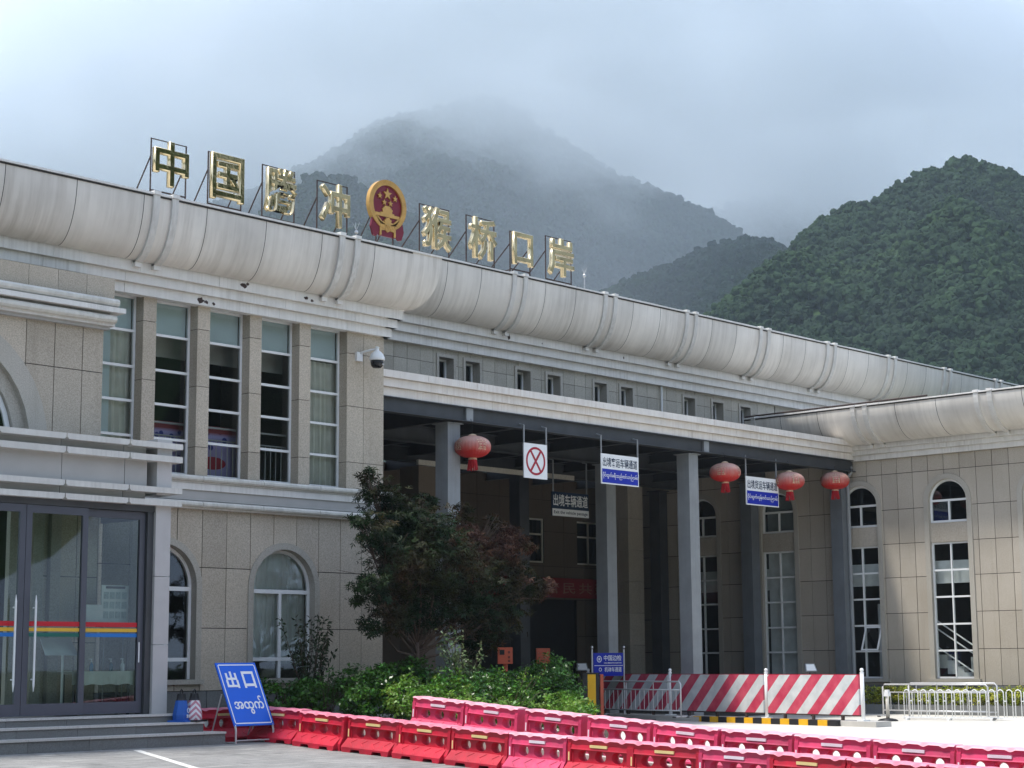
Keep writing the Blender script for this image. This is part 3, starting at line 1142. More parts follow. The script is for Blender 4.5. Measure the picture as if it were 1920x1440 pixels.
def poster_mat():
    m, nt, b = new_mat('blue_violet_poster')
    vec = coords(nt)
    vo = nt.nodes.new('ShaderNodeTexVoronoi')
    vo.inputs['Scale'].default_value = 4.5
    nt.links.new(vec, vo.inputs['Vector'])
    c = mixc(nt, ramp(nt, vo.outputs['Distance'], 0.25, 0.32), (0.05, 0.06, 0.30), (0.42, 0.38, 0.66))
    sx = nt.nodes.new('ShaderNodeSeparateXYZ')
    nt.links.new(vec, sx.inputs[0])
    c = mixc(nt, ramp(nt, sx.outputs['Z'], 6.05, 6.12), c, (0.28, 0.05, 0.06))
    nt.links.new(c, b.inputs['Base Color'])
    b.inputs['Roughness'].default_value = 0.5
    return m


M['poster'] = poster_mat()
for (a, c) in ((20.3, 21.55), (21.6, 22.85)):
    ps = MB().box(a, c, YW + 0.56, YW + 0.57, 5.14, 6.25).build('window_poster', M['poster'], block)
el = [(0.34 * cos(2 * pi * k / 24), 0.13 * sin(2 * pi * k / 24)) for k in range(24)]
MB().prism(el, lambda u, v: (22.05 + u, YW + 0.555, 5.50 + v), lambda u, v: (22.05 + u, YW + 0.55, 5.50 + v)).build('poster_badge', M['sign_red'], block)

# cornice and eave, turning the corner towards the drive-through
TIERS = [(0.12, 8.52, 8.72), (0.21, 8.72, 8.91), (0.30, 8.91, 9.13)]
eave(block, mW, 11.9, X_END, TIERS, 0.32, 9.12, 0.58, 1.17, [15.12, 15.55, 19.5, 19.93, 24.17, 24.6], 1.47, -7.0, mitre=True)


def mWside(s, o, z):
    return (X_END + o, s, z)


for (o, zb, zt) in TIERS:
    MB().mbox(mWside, YW - o, 31.2, -0.1, o, zb + 0.002, zt - 0.002).build('cornice_board', M['eave'], block)
b = MB()
for i in range(12):
    ta, tb = i / 12, (i + 1) / 12
    oa, za = 0.32 + 0.58 * sin(ta * pi / 2), 9.12 + 1.17 * (1 - cos(ta * pi / 2))
    ob, zb = 0.32 + 0.58 * sin(tb * pi / 2), 9.12 + 1.17 * (1 - cos(tb * pi / 2))
    b.quad(mWside(YW - oa, oa, za), mWside(31.0, oa, za), mWside(31.0, ob, zb), mWside(YW - ob, ob, zb))
b.build('eave_panel', M['roll'], block, True)
# spots where the eave board has rusted through
for k, (x, o, z, r) in enumerate(((22.1, 0.304, 9.03, 0.09), (22.2, 0.304, 9.07, 0.05), (21.18, 0.124, 8.62, 0.10), (21.32, 0.124, 8.6, 0.06), (21.5, 0.124, 8.59, 0.05), (23.74, 0.304, 9.0, 0.06), (23.9, 0.304, 8.97, 0.05))):
    rr = random.Random(k)
    poly = [(x + r * rr.uniform(0.5, 1.1) * cos(2 * pi * i / 10), z + r * 0.7 * rr.uniform(0.4, 1.1) * sin(2 * pi * i / 10)) for i in range(10)]
    MB().prism(poly, lambda u, v, o=o: mW(u, o, v), lambda u, v, o=o: mW(u, o + 0.003, v)).build('rust_hole', M['rust'], block)

# ---------------------------------------------------------------- projecting centre bay with the great arch, and the glass porch
YP = 27.35


def mP(s, o, z):
    return (s, YP - o, z)


big = Op(15.05, 1.86, 0.7, 5.32, True)
cladding(block, mP, [12.0, 12.6, 13.2, 13.8, 14.4, 15.0, 15.6, 16.2, 16.8, 17.38, 17.96, 18.4], [4.2, 5.58, 6.75, 7.55], [big], M['stone'], grow=0.34)
cladding(block, mP, [12.0, 13.2, 14.4, 15.6, 16.8, 17.38, 17.96, 18.4], [0.7, 1.9, 3.05, 4.2], [big], M['stone'], grow=0.1)
MB().box(18.3, 18.396, YP + 0.13, YW + 0.1, 0.6, 7.9).build('return_wall', M['stone'], block)
b = MB()
surround(b, mP, big, 0.36, 0.04, -0.1)
b.build('arch_surround', M['stone_trim'], block)
b = MB()
surround(b, mP, Op(big.c, 1.62, 0.7, 5.32, True), 0.24, -0.08, -0.2)
b.build('arch_inner_moulding', M['stone_trim'], block)
w = MB()
surround(w, mP, Op(big.c, 1.52, 4.3, 5.32, True), 0.09, -0.15, -0.2)
w = w.build('window', M['white'], block)
b = MB()
arch_pane(b, mP, Op(big.c, 1.6, 4.3, 5.32, True), 4.3, -0.18)
b.build('pane', M['glass_dark'], w)
for z in (8.03, 7.72):
    MB().tube([(12.0, YP - 0.2, z), (18.5 if z < 7.8 else 18.55, YP - 0.2, z)], 0.075, 10).build('moulding', M['pipe_white'], block)
    MB().box(12.0, 18.52, YP - 0.17, YP + 0.05, z - 0.12, z - 0.06).build('moulding_shelf', M['eave'], block)
MB().box(12.0, 18.66, YP - 0.3, YP + 0.05, 7.84, 7.93).build('moulding_shelf', M['eave'], block)
MB().box(12.0, 18.45, YP - 0.1, YP + 0.05, 7.54, 7.9).build('band', M['porch_panel'], block)
for k in range(11):
    MB().box(12.0 + 0.6 * k, 12.592 + 0.6 * k, YP - 0.02, YP + 0.5, 8.1, 8.52).build('wall_panel', M['stone'], block)

# porch: plinth platform and steps
M['step_tread'] = granite('pale_step_granite', (0.52, 0.50, 0.47), rnd=0.05, speck=0.15)
steps = thing('entrance_steps', 'three grey granite steps before the glass porch', 'steps', (15, 26, 0.13), worldspace=True)
for (z0, z1, y0, xe) in ((0.12, 0.345, 25.40, 19.83), (0.34, 0.515, 25.75, 19.62), (0.51, 0.655, 26.08, 19.30)):
    x = 9.0
    while x < xe - 0.05:
        e = min(xe, x + 1.15)
        if xe - e < 0.4:
            e = xe
        MB().box(x + 0.003, e - 0.003, y0 + 0.03, 27.3, z0, z1 - 0.035).build('riser_stone', M['plinth'], steps)
        MB().box(x + 0.003, e - 0.003, y0, 27.3, z1 - 0.034, z1).build('tread_stone', M['step_tread'], steps)
        x = e
# ground-level landing beside the steps, where the cones stand
YD = 26.42
porch = thing('glass_porch', 'glass entrance porch with anthracite sliding doors, grey panel frieze and white bands', 'porch', (16, 26.5, 0.655), worldspace=True)


def mD(s, o, z):
    return (s, YD - o, z)


for z0, z1 in ((0.655, 1.85), (1.86, 3.05), (3.06, 4.32), (4.5, 5.5)):
    MB().box(18.93, 19.25, YD - 0.06, YD + 0.3, z0, z1).build('corner_post', M['porch_post'], porch)
MB().box(10.5, 18.93, YD - 0.02, YD + 0.22, 4.19, 4.33).build('lintel', M['steel_dark'], porch)
x = 10.6
while x < 18.9:
    e = min(18.76, x + 1.28)
    MB().box(x + 0.006, e - 0.006, YD + 0.0, YD + 0.2, 4.62, 5.10).build('frieze_panel', M['porch_panel'], porch)
    MB().box(x + 0.006, e - 0.006, YD + 0.04, YD + 0.2, 4.34, 4.60).build('frieze_panel', M['porch_panel'], porch)
    MB().box(x + 0.006, e - 0.006, YD + 0.04, YD + 0.2, 5.12, 5.36).build('frieze_panel', M['porch_panel'], porch)
    x = e if e < 18.75 else 99
for z0, z1 in ((4.30, 4.40), (4.53, 4.63), (5.09, 5.20), (5.33, 5.43)):
    ends = [10.6, 11.7, 13.0, 14.35, 15.68, 16.98, 18.27, 19.42]
    for a, c in zip(ends, ends[1:]):
        d = 0.035
        poly = [(a + 0.012 + d, z0), (c - 0.012 - (d if c < 19.4 else 0), z0), (c - 0.012, z0 + d), (c - 0.012, z1), (a + 0.012, z1), (a + 0.012, z0 + d)]
        MB().prism(poly, lambda u, v: (u, YD - 0.17, v), lambda u, v: (u, YD + 0.3, v)).build('white_band', M['porch_band'], porch)
MB().box(10.6, 19.3, YD + 0.2, YP - 0.01, 5.36, 5.42).build('porch_roof', M['porch_panel'], porch)
MB().box(10.6, 19.2, YD + 0.2, YP - 0.01, 4.24, 4.3).build('porch_ceiling', M['interior_light'], porch)
# doors: leaves of frame and glass
LEAVES = [(13.6, 14.98, 0.0), (14.98, 16.33, 0.0), (16.34, 17.55, 0.0), (17.5, 18.79, -0.09)]
for (a, c, o) in LEAVES:
    d = MB()
    d.mbox(mD, a, a + 0.11, o - 0.03, o + 0.03, 0.68, 4.18)
    d.mbox(mD, c - 0.11, c, o - 0.03, o + 0.03, 0.68, 4.18)
    d.mbox(mD, a + 0.11, c - 0.11, o - 0.03, o + 0.03, 4.05, 4.18)
    d.mbox(mD, a + 0.11, c - 0.11, o - 0.03, o + 0.03, 0.68, 0.88)
    d = d.build('door', M['anthracite'], porch)
    pb = MB()
    pane(pb, mD, a + 0.1, c - 0.1, 0.87, 4.06, o)
    pb.build('pane', M['glass_door'], d)
    for k, (z0, z1, cm) in enumerate(((2.16, 2.24, 'stripe_red'), (2.075, 2.135, 'stripe_yellow'), (1.985, 2.05, 'stripe_blue'))):
        if cm not in M:
            M[cm] = simple(cm, {'stripe_red': (0.50, 0.008, 0.02), 'stripe_yellow': (0.72, 0.42, 0.03), 'stripe_blue': (0.01, 0.16, 0.50)}[cm], 0.4, var=0.03)
        mm = M[cm]
        if k == 2 and a == 16.34:
            mm = simple('stripe_green', (0.005, 0.12, 0.09), 0.4, var=0.03)
        MB().mbox(mD, a + 0.1, c - 0.1, o + 0.004, o + 0.007, z0, z1).build('door_stripe', mm, d)
for x in (16.14, 16.52):
    h = MB().tube([(x, YD - 0.11, 1.2), (x, YD - 0.11, 2.55)], 0.019, 8)
    h.tube([(x, YD - 0.11, 1.08), (x, YD - 0.11, 1.2)], [0.004, 0.02], 8)
    h.tube([(x, YD - 0.11, 2.55), (x, YD - 0.11, 2.67)], [0.02, 0.004], 8)
    for z in (1.28, 2.46):
        h.tube([(x, YD - 0.11, z), (x, YD - 0.03, z)], 0.014, 6)
    h.build('pull_handle', M['white'], porch)
MB().mbox(mD, 18.7, 18.72, -0.055, -0.045, 1.55, 1.9).build('door_plate', M['sign_white'], porch)
MB().box(18.80, 18.92, YD + 0.0, YD + 0.25, 0.66, 4.2).build('jamb', M['steel_dark'], porch)
_sp = MB().box(19.05, 19.13, YD + 0.3, YW - 0.05, 0.66, 0.8).box(19.05, 19.13, YD + 0.3, YW - 0.05, 4.1, 4.24).build('side_frame', M['anthracite'], porch)
MB().quad((19.09, YD + 0.3, 0.78), (19.09, YW - 0.05, 0.78), (19.09, YW - 0.05, 4.12), (19.09, YD + 0.3, 4.12)).build('pane', M['glass_door'], _sp)
# side cladding seen through the doors
for x in (17.0, 17.35):
    MB().box(x, x + 0.2, YP - 0.14, YP - 0.03, 0.66, 4.2).build('inner_pilaster', M['stone_trim'], porch)

# ---------------------------------------------------------------- drive-through canopy
canopy = thing('drive_through_canopy', 'white banded canopy on grey steel columns spanning the vehicle lanes', 'canopy', (36, 30, 0), worldspace=True)
YC = 28.36
XW = 45.4
rng = random.Random(3)
for (y, z0, z1) in ((YC, 7.69, 7.855), (YC + 0.09, 7.50, 7.69), (YC + 0.18, 7.30, 7.50)):
    x = X_END + 0.01
    while x < XW - 0.25:
        e = min(XW - 0.12, x + rng.uniform(1.1, 2.4))
        if XW - 0.12 - e < 0.5:
            e = XW - 0.12
        MB().box(x, e - 0.008, y + rng.uniform(-0.002, 0.002), y + 0.3, z0 + 0.004, z1 - 0.004).build('fascia_board', M['fascia'], canopy)
        x = e
MB().box(X_END + 0.01, XW - 0.14, YC + 0.21, YC + 0.34, 7.305, 7.84).build('fascia_core', M['joint'], canopy)
MB().box(X_END + 0.01, XW - 0.2, YC + 0.3, 38.3, 7.62, 7.80).build('roof_deck', M['steel_dark'], canopy)
for yy, z0 in ((28.62, 6.98), (31.75, 6.9), (35.0, 6.9)):
    b = MB().box(X_END, XW - 0.02, yy, yy + 0.03, z0, 7.3)
    b.box(X_END, XW - 0.02, yy - 0.11, yy + 0.14, z0 - 0.02, z0)
    b.box(X_END, XW - 0.02, yy - 0.11, yy + 0.14, 7.28, 7.3)
    b.build('beam', M['steel_dark'], canopy)
M['ceil_lit'] = simple('lit_canopy_panel', (0.42, 0.44, 0.45), 0.6, rnd=0.25)  # daylight on the front ceiling rows put into a paler colour
xb = 27.0
while xb < 45:
    b = MB().box(xb, xb + 0.02, 28.8, 38.2, 7.06, 7.45)
    b.box(xb - 0.07, xb + 0.09, 28.8, 38.2, 7.04, 7.06)
    b.build('cross_beam', M['steel_dark'], canopy)
    xb += 2.12
for j in range(12):
    y0 = 28.95 + j * 0.78
    b = MB()
    b.box(X_END, XW - 0.02, y0, y0 + 0.06, 7.46, 7.55)
    b.build('purlin', M['steel_dark'], canopy)
    for i in range(9):
        x0 = X_END + 0.1 + i * 2.12
        if x0 + 2.0 > XW:
            continue
        MB().box(x0, x0 + 2.0, y0 + 0.08, y0 + 0.76, 7.56, 7.58).build('ceiling_panel', M['ceil_lit'] if j < 4 else M['ceil'], canopy)


def steel_column(x, y, h, label, mats, cat='column', z0=0.0):
    t = thing('steel_column', label, cat, (x, y, z0), group='steel columns under the canopy')
    b = MB()
    w, f = 0.20, 0.018
    b.box(-w, w, -w, -w + f, 0.02, h)
    b.box(-w, w, w - f, w, 0.02, h)
    b.box(-w, -w + f, -w + f, w - f, 0.02, h)
    b.box(w - f, w, -w + f, w - f, 0.02, h)
    b.build('shaft', mats, t)
    MB().box(-0.3, 0.3, -0.3, 0.3, 0.0, 0.02).build('base_plate', mats, t)
    MB().box(-0.26, 0.26, -0.26, 0.26, h, h + 0.02).build('head_plate', mats, t)
    MB().box(-w - 0.003, w + 0.003, -w - 0.003, w + 0.003, h * 0.62, h * 0.62 + 0.012).build('splice', mats, t)
    return t


steel_column(28.78, 28.9, 6.9, 'pale grey steel canopy column behind the maple tree', M['steel_grey'])
steel_column(37.75, 28.9, 6.9, 'pale grey steel canopy column standing clear between the two blue lane signs', M['steel_grey'])
steel_column(37.75, 31.75, 6.86, 'grey steel canopy column behind the passenger lane sign', M['steel_grey'])
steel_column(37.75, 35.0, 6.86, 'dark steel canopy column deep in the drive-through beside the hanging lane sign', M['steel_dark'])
steel_column(45.12, 28.95, 6.9, 'slate grey steel column with a downpipe at the canopy end', M['steel_blue'])
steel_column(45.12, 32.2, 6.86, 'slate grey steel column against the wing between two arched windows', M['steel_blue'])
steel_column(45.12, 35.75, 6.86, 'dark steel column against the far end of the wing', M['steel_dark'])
for x in (29.05, 38.05):
    MB().box(x, x + 0.22, YC + 0.2, YC + 0.6, 6.98, 7.32).build('beam_stub', M['steel_grey'], canopy)
dp = MB().tube([(45.3, 28.62, 7.1), (45.25, 28.58, 6.98), (45.2, 28.7, 6.8), (45.2, 28.7, 0.0)], 0.055, 8)
tag(dp.build('downpipe', M['steel_grey']), 'grey downpipe running down beside the slate column at the canopy end', 'downpipe')

# inside the drive-through: far wall with windows, a dark gateway and a tiled pier
M['stone_shade'] = granite('shade_darkened_granite', (0.12, 0.092, 0.068), rnd=0.05, speck=0.2)  # shade of the drive-through put into the stone colour
passage = thing('passage_wall', 'shadowed granite wall with windows and a dark gateway at the back of the drive-through', 'wall', (38, 38.2, 0), worldspace=True)


def mB(s, o, z):
    return (s, 38.2 - o, z)


gate = [Op(41.6, 2.3, 0.0, 3.45)]
bw = [Op(41.6, 0.75, 4.6, 6.0), Op(44.55, 0.6, 4.6, 6.0)]
cladding(passage, mB, lin(26.3, 45.3, 19), [0.0, 1.2, 2.3, 3.45, 4.5, 5.6, 6.6, 7.3], gate + bw, M['stone_shade'], grow=0.0)
for p in bw:
    grid_window(passage, mB, p.c - p.hw, p.c + p.hw, [4.6, 5.5, 6.0], 2, -0.08, fmat='cream', glass='glass_dark')
MB().box(26.3, 45.3, 38.35, 38.4, 0.0, 7.3).build('gateway_shade', M['black'], passage)  # black sheet standing in for the shade beyond the gateway
tp = thing('tiled_pier', 'granite clad pier at the inner end of the wing', 'pier', (44.7, 36.8, 0), worldspace=True)
for z0, z1 in zip([0, 1.0, 2.0, 3.0, 4.0, 5.0, 6.0], [1.0, 2.0, 3.0, 4.0, 5.0, 6.0, 7.2]):
    MB().box(44.25, 45.0, 36.3, 36.7, z0 + 0.006, z1 - 0.006).build('stone_slab', M['stone_wing'], tp)
    MB().box(44.25, 45.0, 36.712, 37.5, z0 + 0.006, z1 - 0.006).build('stone_slab', M['stone_wing'], tp)
tp2 = thing('tiled_pier', 'granite clad pier in the shade behind the round red lantern by the first column', 'pier', (32.5, 34, 0), worldspace=True)
for z0, z1 in zip([0, 1.15, 2.3, 3.45, 4.6, 5.7], [1.15, 2.3, 3.45, 4.6, 5.7, 6.55]):
    MB().box(32.0, 32.6, 33.2, 33.9, z0 + 0.006, z1 - 0.006).build('stone_slab', M['stone_shade'], tp2)
    MB().box(32.612, 33.4, 33.22, 33.9, z0 + 0.006, z1 - 0.006).build('stone_slab', M['stone_shade'], tp2)
MB().box(31.9, 38.0, 33.1, 33.18, 6.55, 6.68).build('pier_head', M['stone_trim'], tp2)

# ---------------------------------------------------------------- right wing
wing = thing('terminal_wing', 'granite wing with tall arched windows standing at right angles to the hall', 'building', (49, 29, 0), worldspace=True)


def mX(s, o, z):
    return (XW - o, s, z)


WC = [25.56 + 2.9 * k for k in (-1, 0, 1, 2, 3)]
wing_ops = [Op(c, 0.60, 0.95, 5.95, True) for c in WC]
sy = [28.17 - 0.505 * k for k in range(-19, 17)]
sy = sorted(sy)
sz = [0.77, 1.77, 2.80, 3.82, 4.79, 5.78, 6.82, 7.27]
cladding(wing, mX, sy, sz, wing_ops, M['stone_wing'], grow=0.13)
y = sy[0]
while y < sy[-1] - 0.05:
    MB().mbox(mX, y + 0.004, min(y + 1.0, sy[-1]) - 0.004, -0.1, 0.01, -0.1, 0.765).build('plinth_panel', M['plinth'], wing)
    y += 1.0
for p in wing_ops:
    b = MB()
    surround(b, mX, p, 0.15, 0.035, -0.16)
    b.build('arch_surround', M['stone_trim'], wing)
    MB().mbox(mX, p.c - 0.82, p.c + 0.82, -0.16, 0.09, 0.86, 0.95).build('window_sill', M['stone_trim'], wing)
    MB().mbox(mX, p.c - 0.6, p.c + 0.6, -0.15, -0.03, 4.77, 5.32).build('spandrel', M['stone_wing'], wing)
    grid_window(wing, mX, p.c - 0.6, p.c + 0.6, [0.955, 1.73, 2.47, 3.23, 3.98, 4.765], 2, -0.11, skip=[(1, 0)] if abs(p.c - 28.46) < .1 else ())
    w = MB()
    surround(w, mX, Op(p.c, 0.54, 5.33, 5.95, True), 0.06, -0.08, -0.14)
    w = w.build('window', M['white'], wing)
    for z in (5.355, 5.95):
        MB().mbox(mX, p.c - 0.55, p.c + 0.55, -0.135, -0.075, z - 0.03, z + 0.03).build('glazing_bar', M['white'], w)
    MB().mbox(mX, p.c - 0.025, p.c + 0.025, -0.133, -0.07, 5.385, 5.92).build('glazing_bar', M['white'], w)
    b = MB()
    arch_pane(b, mX, p, 5.95, -0.11)
    b.build('pane', M['glass_dark'], w)
    for a, c in ((p.c - 0.58, p.c), (p.c, p.c + 0.58)):
        b = MB()
        pane(b, mX, a, c, 5.35, 5.95, -0.11)
        b.build('pane', M['glass_dark'], w)
    # pale beam and blind seen behind the glass
    MB().mbox(mX, p.c - 0.75, p.c + 0.75, -0.42, -0.3, 3.62, 4.26).build('inner_beam', M['blind_white'], wing)
# a top-hung light standing open in the second window
c = 28.46
q = MB()
for (a0, a1, z0, z1) in ((-0.28, -0.24, 1.76, 2.44), (0.24, 0.28, 1.76, 2.44), (-0.24, 0.24, 1.76, 1.80), (-0.24, 0.24, 2.40, 2.44)):
    b0 = 0.42 * (2.44 - z0)
    b1 = 0.42 * (2.44 - z1)
    q.hexa([mX(c - 0.3 + a0, b0 - 0.1, z0), mX(c - 0.3 + a1, b0 - 0.1, z0), mX(c - 0.3 + a1, b0 - 0.06, z0), mX(c - 0.3 + a0, b0 - 0.06, z0),
            mX(c - 0.3 + a0, b1 - 0.1, z1), mX(c - 0.3 + a1, b1 - 0.1, z1), mX(c - 0.3 + a1, b1 - 0.06, z1), mX(c - 0.3 + a0, b1 - 0.06, z1)])
q = q.build('open_light', M['white'], wing)
MB().quad(mX(c - 0.56, 0.28 - 0.08, 1.78), mX(c - 0.04, 0.28 - 0.08, 1.78), mX(c - 0.04, -0.07, 2.42), mX(c - 0.56, -0.07, 2.42)).build('pane', M['glass'], q)
# drawn blinds filling the window under the canopy
MB().mbox(mX, 30.8, 31.92, -0.3, -0.28, 0.97, 6.45).build('roller_blind', M['blind_white'], wing)
# stair in the last visible window
st = MB()
for k in range(7):
    y0 = 26.3 - 0.26 * k
    z0 = 1.62 - 0.165 * k
    st.box(45.85, 46.1, y0 - 0.26, y0, z0 - 0.38, z0)
st.build('inner_stair', M['blind_white'], wing)
for dz in (0.95, 0.72, 0.2):
    MB().tube([(45.8, 26.4, 1.7 + dz), (45.8, 24.6, 0.55 + dz)], 0.022, 6).build('stair_rail', M['white'], wing)
MB().mbox(mX, 24.8, 25.35, -0.6, -0.55, 0.2, 1.55).build('inner_wall', M['blind_white'], wing)
MB().mbox(mX, 27.7, 28.3, -0.6, -0.55, 0.2, 3.1).build('inner_wall', M['blind_white'], wing)
# rooms behind
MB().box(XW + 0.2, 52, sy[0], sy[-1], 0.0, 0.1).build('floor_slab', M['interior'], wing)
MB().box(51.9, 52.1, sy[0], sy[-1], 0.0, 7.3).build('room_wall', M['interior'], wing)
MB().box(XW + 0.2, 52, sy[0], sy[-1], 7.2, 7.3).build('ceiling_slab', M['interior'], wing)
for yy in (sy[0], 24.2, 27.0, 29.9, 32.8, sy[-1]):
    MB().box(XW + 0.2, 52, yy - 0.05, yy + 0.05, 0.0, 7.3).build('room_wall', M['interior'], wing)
MB().box(XW, 52.0, sy[0] - 0.2, sy[0] - 0.05, -0.2, 8.5).build('end_wall', M['stone_wing'], wing)
MB().box(XW + 0.02, 52.0, sy[-1] + 0.02, sy[-1] + 0.2, -0.2, 8.5).build('end_wall', M['stone_wing'], wing)
WT = [(0.12, 7.27, 7.43), (0.21, 7.43, 7.57), (0.30, 7.57, 7.72)]
eave(wing, mX, 18.6, 31.6, WT, 0.34, 7.71, 0.92, 0.99, [23.42, 23.83, 27.36, 27.76, 31.25], 1.3, -7.0, piece=1.7, mat_roll='roll_y')
gp = MB().tube([(43.9, 25.2, 8.745), (43.9, 31.4, 8.745)], 0.025, 6)
gp.build('roof_conduit', M['rust'], wing)

# ---------------------------------------------------------------- main hall behind and above the canopy
YH = 31.86
hall = thing('terminal_hall', 'long hall wall with small square windows and a streaked bulging white eave above the canopy', 'building', (45, 35, 7.8), worldspace=True)


def mH(s, o, z):
    return (s, YH - o, z)


HW = [31.4, 32.36, 34.3, 35.5, 37.45, 38.6, 41.5, 42.9, 44.3]
hall_ops = [Op(x + 0.26, 0.26, 8.25, 9.16) for x in HW]
hs = [29.4 + 0.452 * k for k in range(38)]
cladding(hall, mH, hs, [7.85, 8.08, 8.98, 9.4], hall_ops, M['stone_hall'], grow=0.03, gap=0.011)
for p in hall_ops:
    b = MB()
    surround(b, mH, p, 0.085, 0.03, -0.28)
    b.build('window_surround', M['stone_trim'], hall)
    grid_window(hall, mH, p.c - p.hw, p.c + p.hw, [8.25, 9.155], 1, -0.27, fw=0.055, glass='glass_dark')
MB().box(29.4, 60, YH + 0.9, YH + 1.0, 7.8, 9.5).build('room_wall', M['interior'], hall)
MB().box(46.2, 64, YH + 0.02, YH + 0.3, 7.0, 9.5).build('wall_core', M['stone_hall'], hall)
HT = [(0.14, 9.36, 9.585), (0.26, 9.585, 9.80), (0.38, 9.80, 10.03)]
hr = []
for k in range(9):
    hr += [33.0 + 3.62 * k, 33.42 + 3.62 * k]
eave(hall, mH, 28.2, 64.0, HT, 0.42, 10.02, 0.72, 1.33, hr, 1.207, -9.0, piece=2.1)
for k, (x, o, z, r) in enumerate(((33.6, 0.384, 9.9, 0.1), (34.9, 0.384, 9.88, 0.03), (38.3, 0.384, 9.9, 0.05))):
    rr = random.Random(k + 40)
    poly = [(x + r * 0.6 * rr.uniform(0.5, 1.1) * cos(2 * pi * i / 9), z + r * rr.uniform(0.5, 1.1) * sin(2 * pi * i / 9)) for i in range(9)]
    MB().prism(poly, lambda u, v, o=o: mH(u, o, v), lambda u, v, o=o: mH(u, o + 0.004, v)).build('rust_hole', M['rust'], hall)
MB().tube([(42.9 - 2.5, YH - 0.05, 9.36), (42.9 - 2.5, YH - 0.05, 7.85)], 0.03, 6).build('drain_pipe', M['white'], hall)

# lane slab under the canopy, added dark to cut light bounced inside
struct(MB().box(X_END + 0.05, XW - 0.02, 29.2, 38.2, -0.1, 0.02).build('lane', simple('bounce_cutting_lane', (0.055, 0.054, 0.052), 0.85, var=0.2, vscale=1.5)))


# ================================================================ OBJECTS
# ---------------------------------------------------------------- gold lettering on the roof
YL = 30.9


def letter_frame(t, w, h, low):
    """angle-iron stand behind a letter; local origin at the foot of the letter"""
    for x in (-w / 2, w / 2):
        MB().box(x - 0.012, x + 0.012, 0.07, 0.094, -low, h).build('upright', M['rust'], t)
        MB().tube([(x, 0.09, h * 0.62), (x, 0.95, -low * 0.35)], 0.016, 4).build('brace', M['rust'], t)
        MB().tube([(x, 0.09, -0.12), (x, 0.95, -low * 0.35)], 0.018, 4).build('foot_bar', M['rust'], t)
        MB().tube([(x, 0.95, -low * 0.35), (x, 0.95, -low)], 0.016, 4).build('rear_leg', M['rust'], t)
    MB().box(-w / 2, w / 2, 0.075, 0.09, h - 0.02, h).build('rail', M['rust'], t)
    MB().box(-w / 2, w / 2, 0.075, 0.1, -0.1, -0.07).build('rail', M['rust'], t)


LET = [('中', 21.88, 22.84, 11.62, 12.68), ('国', 23.40, 24.36, 11.60, 12.70), ('腾', 24.92, 25.90, 11.58, 12.71), ('冲', 26.55, 27.52, 11.56, 12.66),
       ('猴', 29.86, 30.92, 11.57, 12.71), ('桥', 31.50, 32.56, 11.57, 12.72), ('口', 33.12, 33.92, 11.66, 12.58), ('岸', 34.50, 35.56, 11.60, 12.69)]
LDESC = ['a crossed box', 'a framed box', 'many dense strokes', 'two drops and a box', 'dense brush strokes after the emblem', 'a tree and an arch of strokes', 'one empty square', 'three peaks over a cross']
for (ch, x0, x1, z0, z1), ds in zip(LET, LDESC):
    t = thing('roof_letter', 'gold roof character like ' + ds + ' on a rusty frame', 'letter', ((x0 + x1) / 2, YL, z0), group='gold characters on the roof')
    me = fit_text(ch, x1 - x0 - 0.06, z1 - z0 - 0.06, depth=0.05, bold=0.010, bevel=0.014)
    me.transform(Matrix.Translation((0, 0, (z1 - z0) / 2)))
    oc = obj('character', me, [M['gold'], M['gold_glint']], t)
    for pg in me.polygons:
        pg.material_index = 0 if abs(pg.normal.y) > 0.95 else 1  # faces get the painted dark reflection, rims the painted glint
    letter_frame(t, x1 - x0 - 0.04, z1 - z0, z0 - (11.32 if x0 > 28.2 else 10.26))
tag(MB().box(21.5, 36.3, YL + 0.95, YL + 0.98, 11.16, 11.19).build('sign_rail', M['rust']), 'long thin iron rail tying the feet of the roof letters together', 'rail')

# emblem: gold ring, red field, stars, gate, cogwheel and red drapery
em = thing('roof_emblem', 'round red and gold emblem with five stars and a gate between the roof characters', 'emblem', (28.71, YL, 11.62))


def disc(cx, cz, rx, rz, y0, y1, n=48):
    return MB().prism([(cx + rx * cos(2 * pi * k / n), cz + rz * sin(2 * pi * k / n)) for k in range(n)], lambda u, v: (u, y0, v), lambda u, v: (u, y1, v))


def ring(b, cx, cz, r0, r1, y0, y1, n=56):
    for k in range(n):
        a, c = 2 * pi * k / n, 2 * pi * (k + 1) / n
        P4 = [(r0, a), (r0, c), (r1, c), (r1, a)]
        b.hexa([(cx + r * cos(w), y0, cz + r * sin(w)) for r, w in P4] + [(cx + r * cos(w), y1, cz + r * sin(w)) for r, w in P4])
    return b


def poly_prism(poly, y0, y1):
    return MB().prism(poly, lambda u, v: (u, y0, v), lambda u, v: (u, y1, v))


EC = 0.80
disc(0, EC, 0.53, 0.53, 0.06, 0.0).build('red_field', M['emblem_red'], em)
ring(MB(), 0, EC, 0.515, 0.655, 0.08, -0.05).build('wheat_ring', M['gold_paint'], em)
rb = MB()
for k in range(44):
    a = 2 * pi * k / 44
    rb.tube([(0.545 * cos(a - .05), -0.055, EC + 0.545 * sin(a - .05)), (0.65 * cos(a + .03), -0.045, EC + 0.65 * sin(a + .03))], [0.004, 0.018], 4)
rb.build('wheat_ears', M['gold_paint'], em)


def star(cx, cz, r):
    return [(cx + (r if k % 2 == 0 else r * 0.40) * sin(pi * k / 5), cz + (r if k % 2 == 0 else r * 0.40) * cos(pi * k / 5)) for k in range(10)]


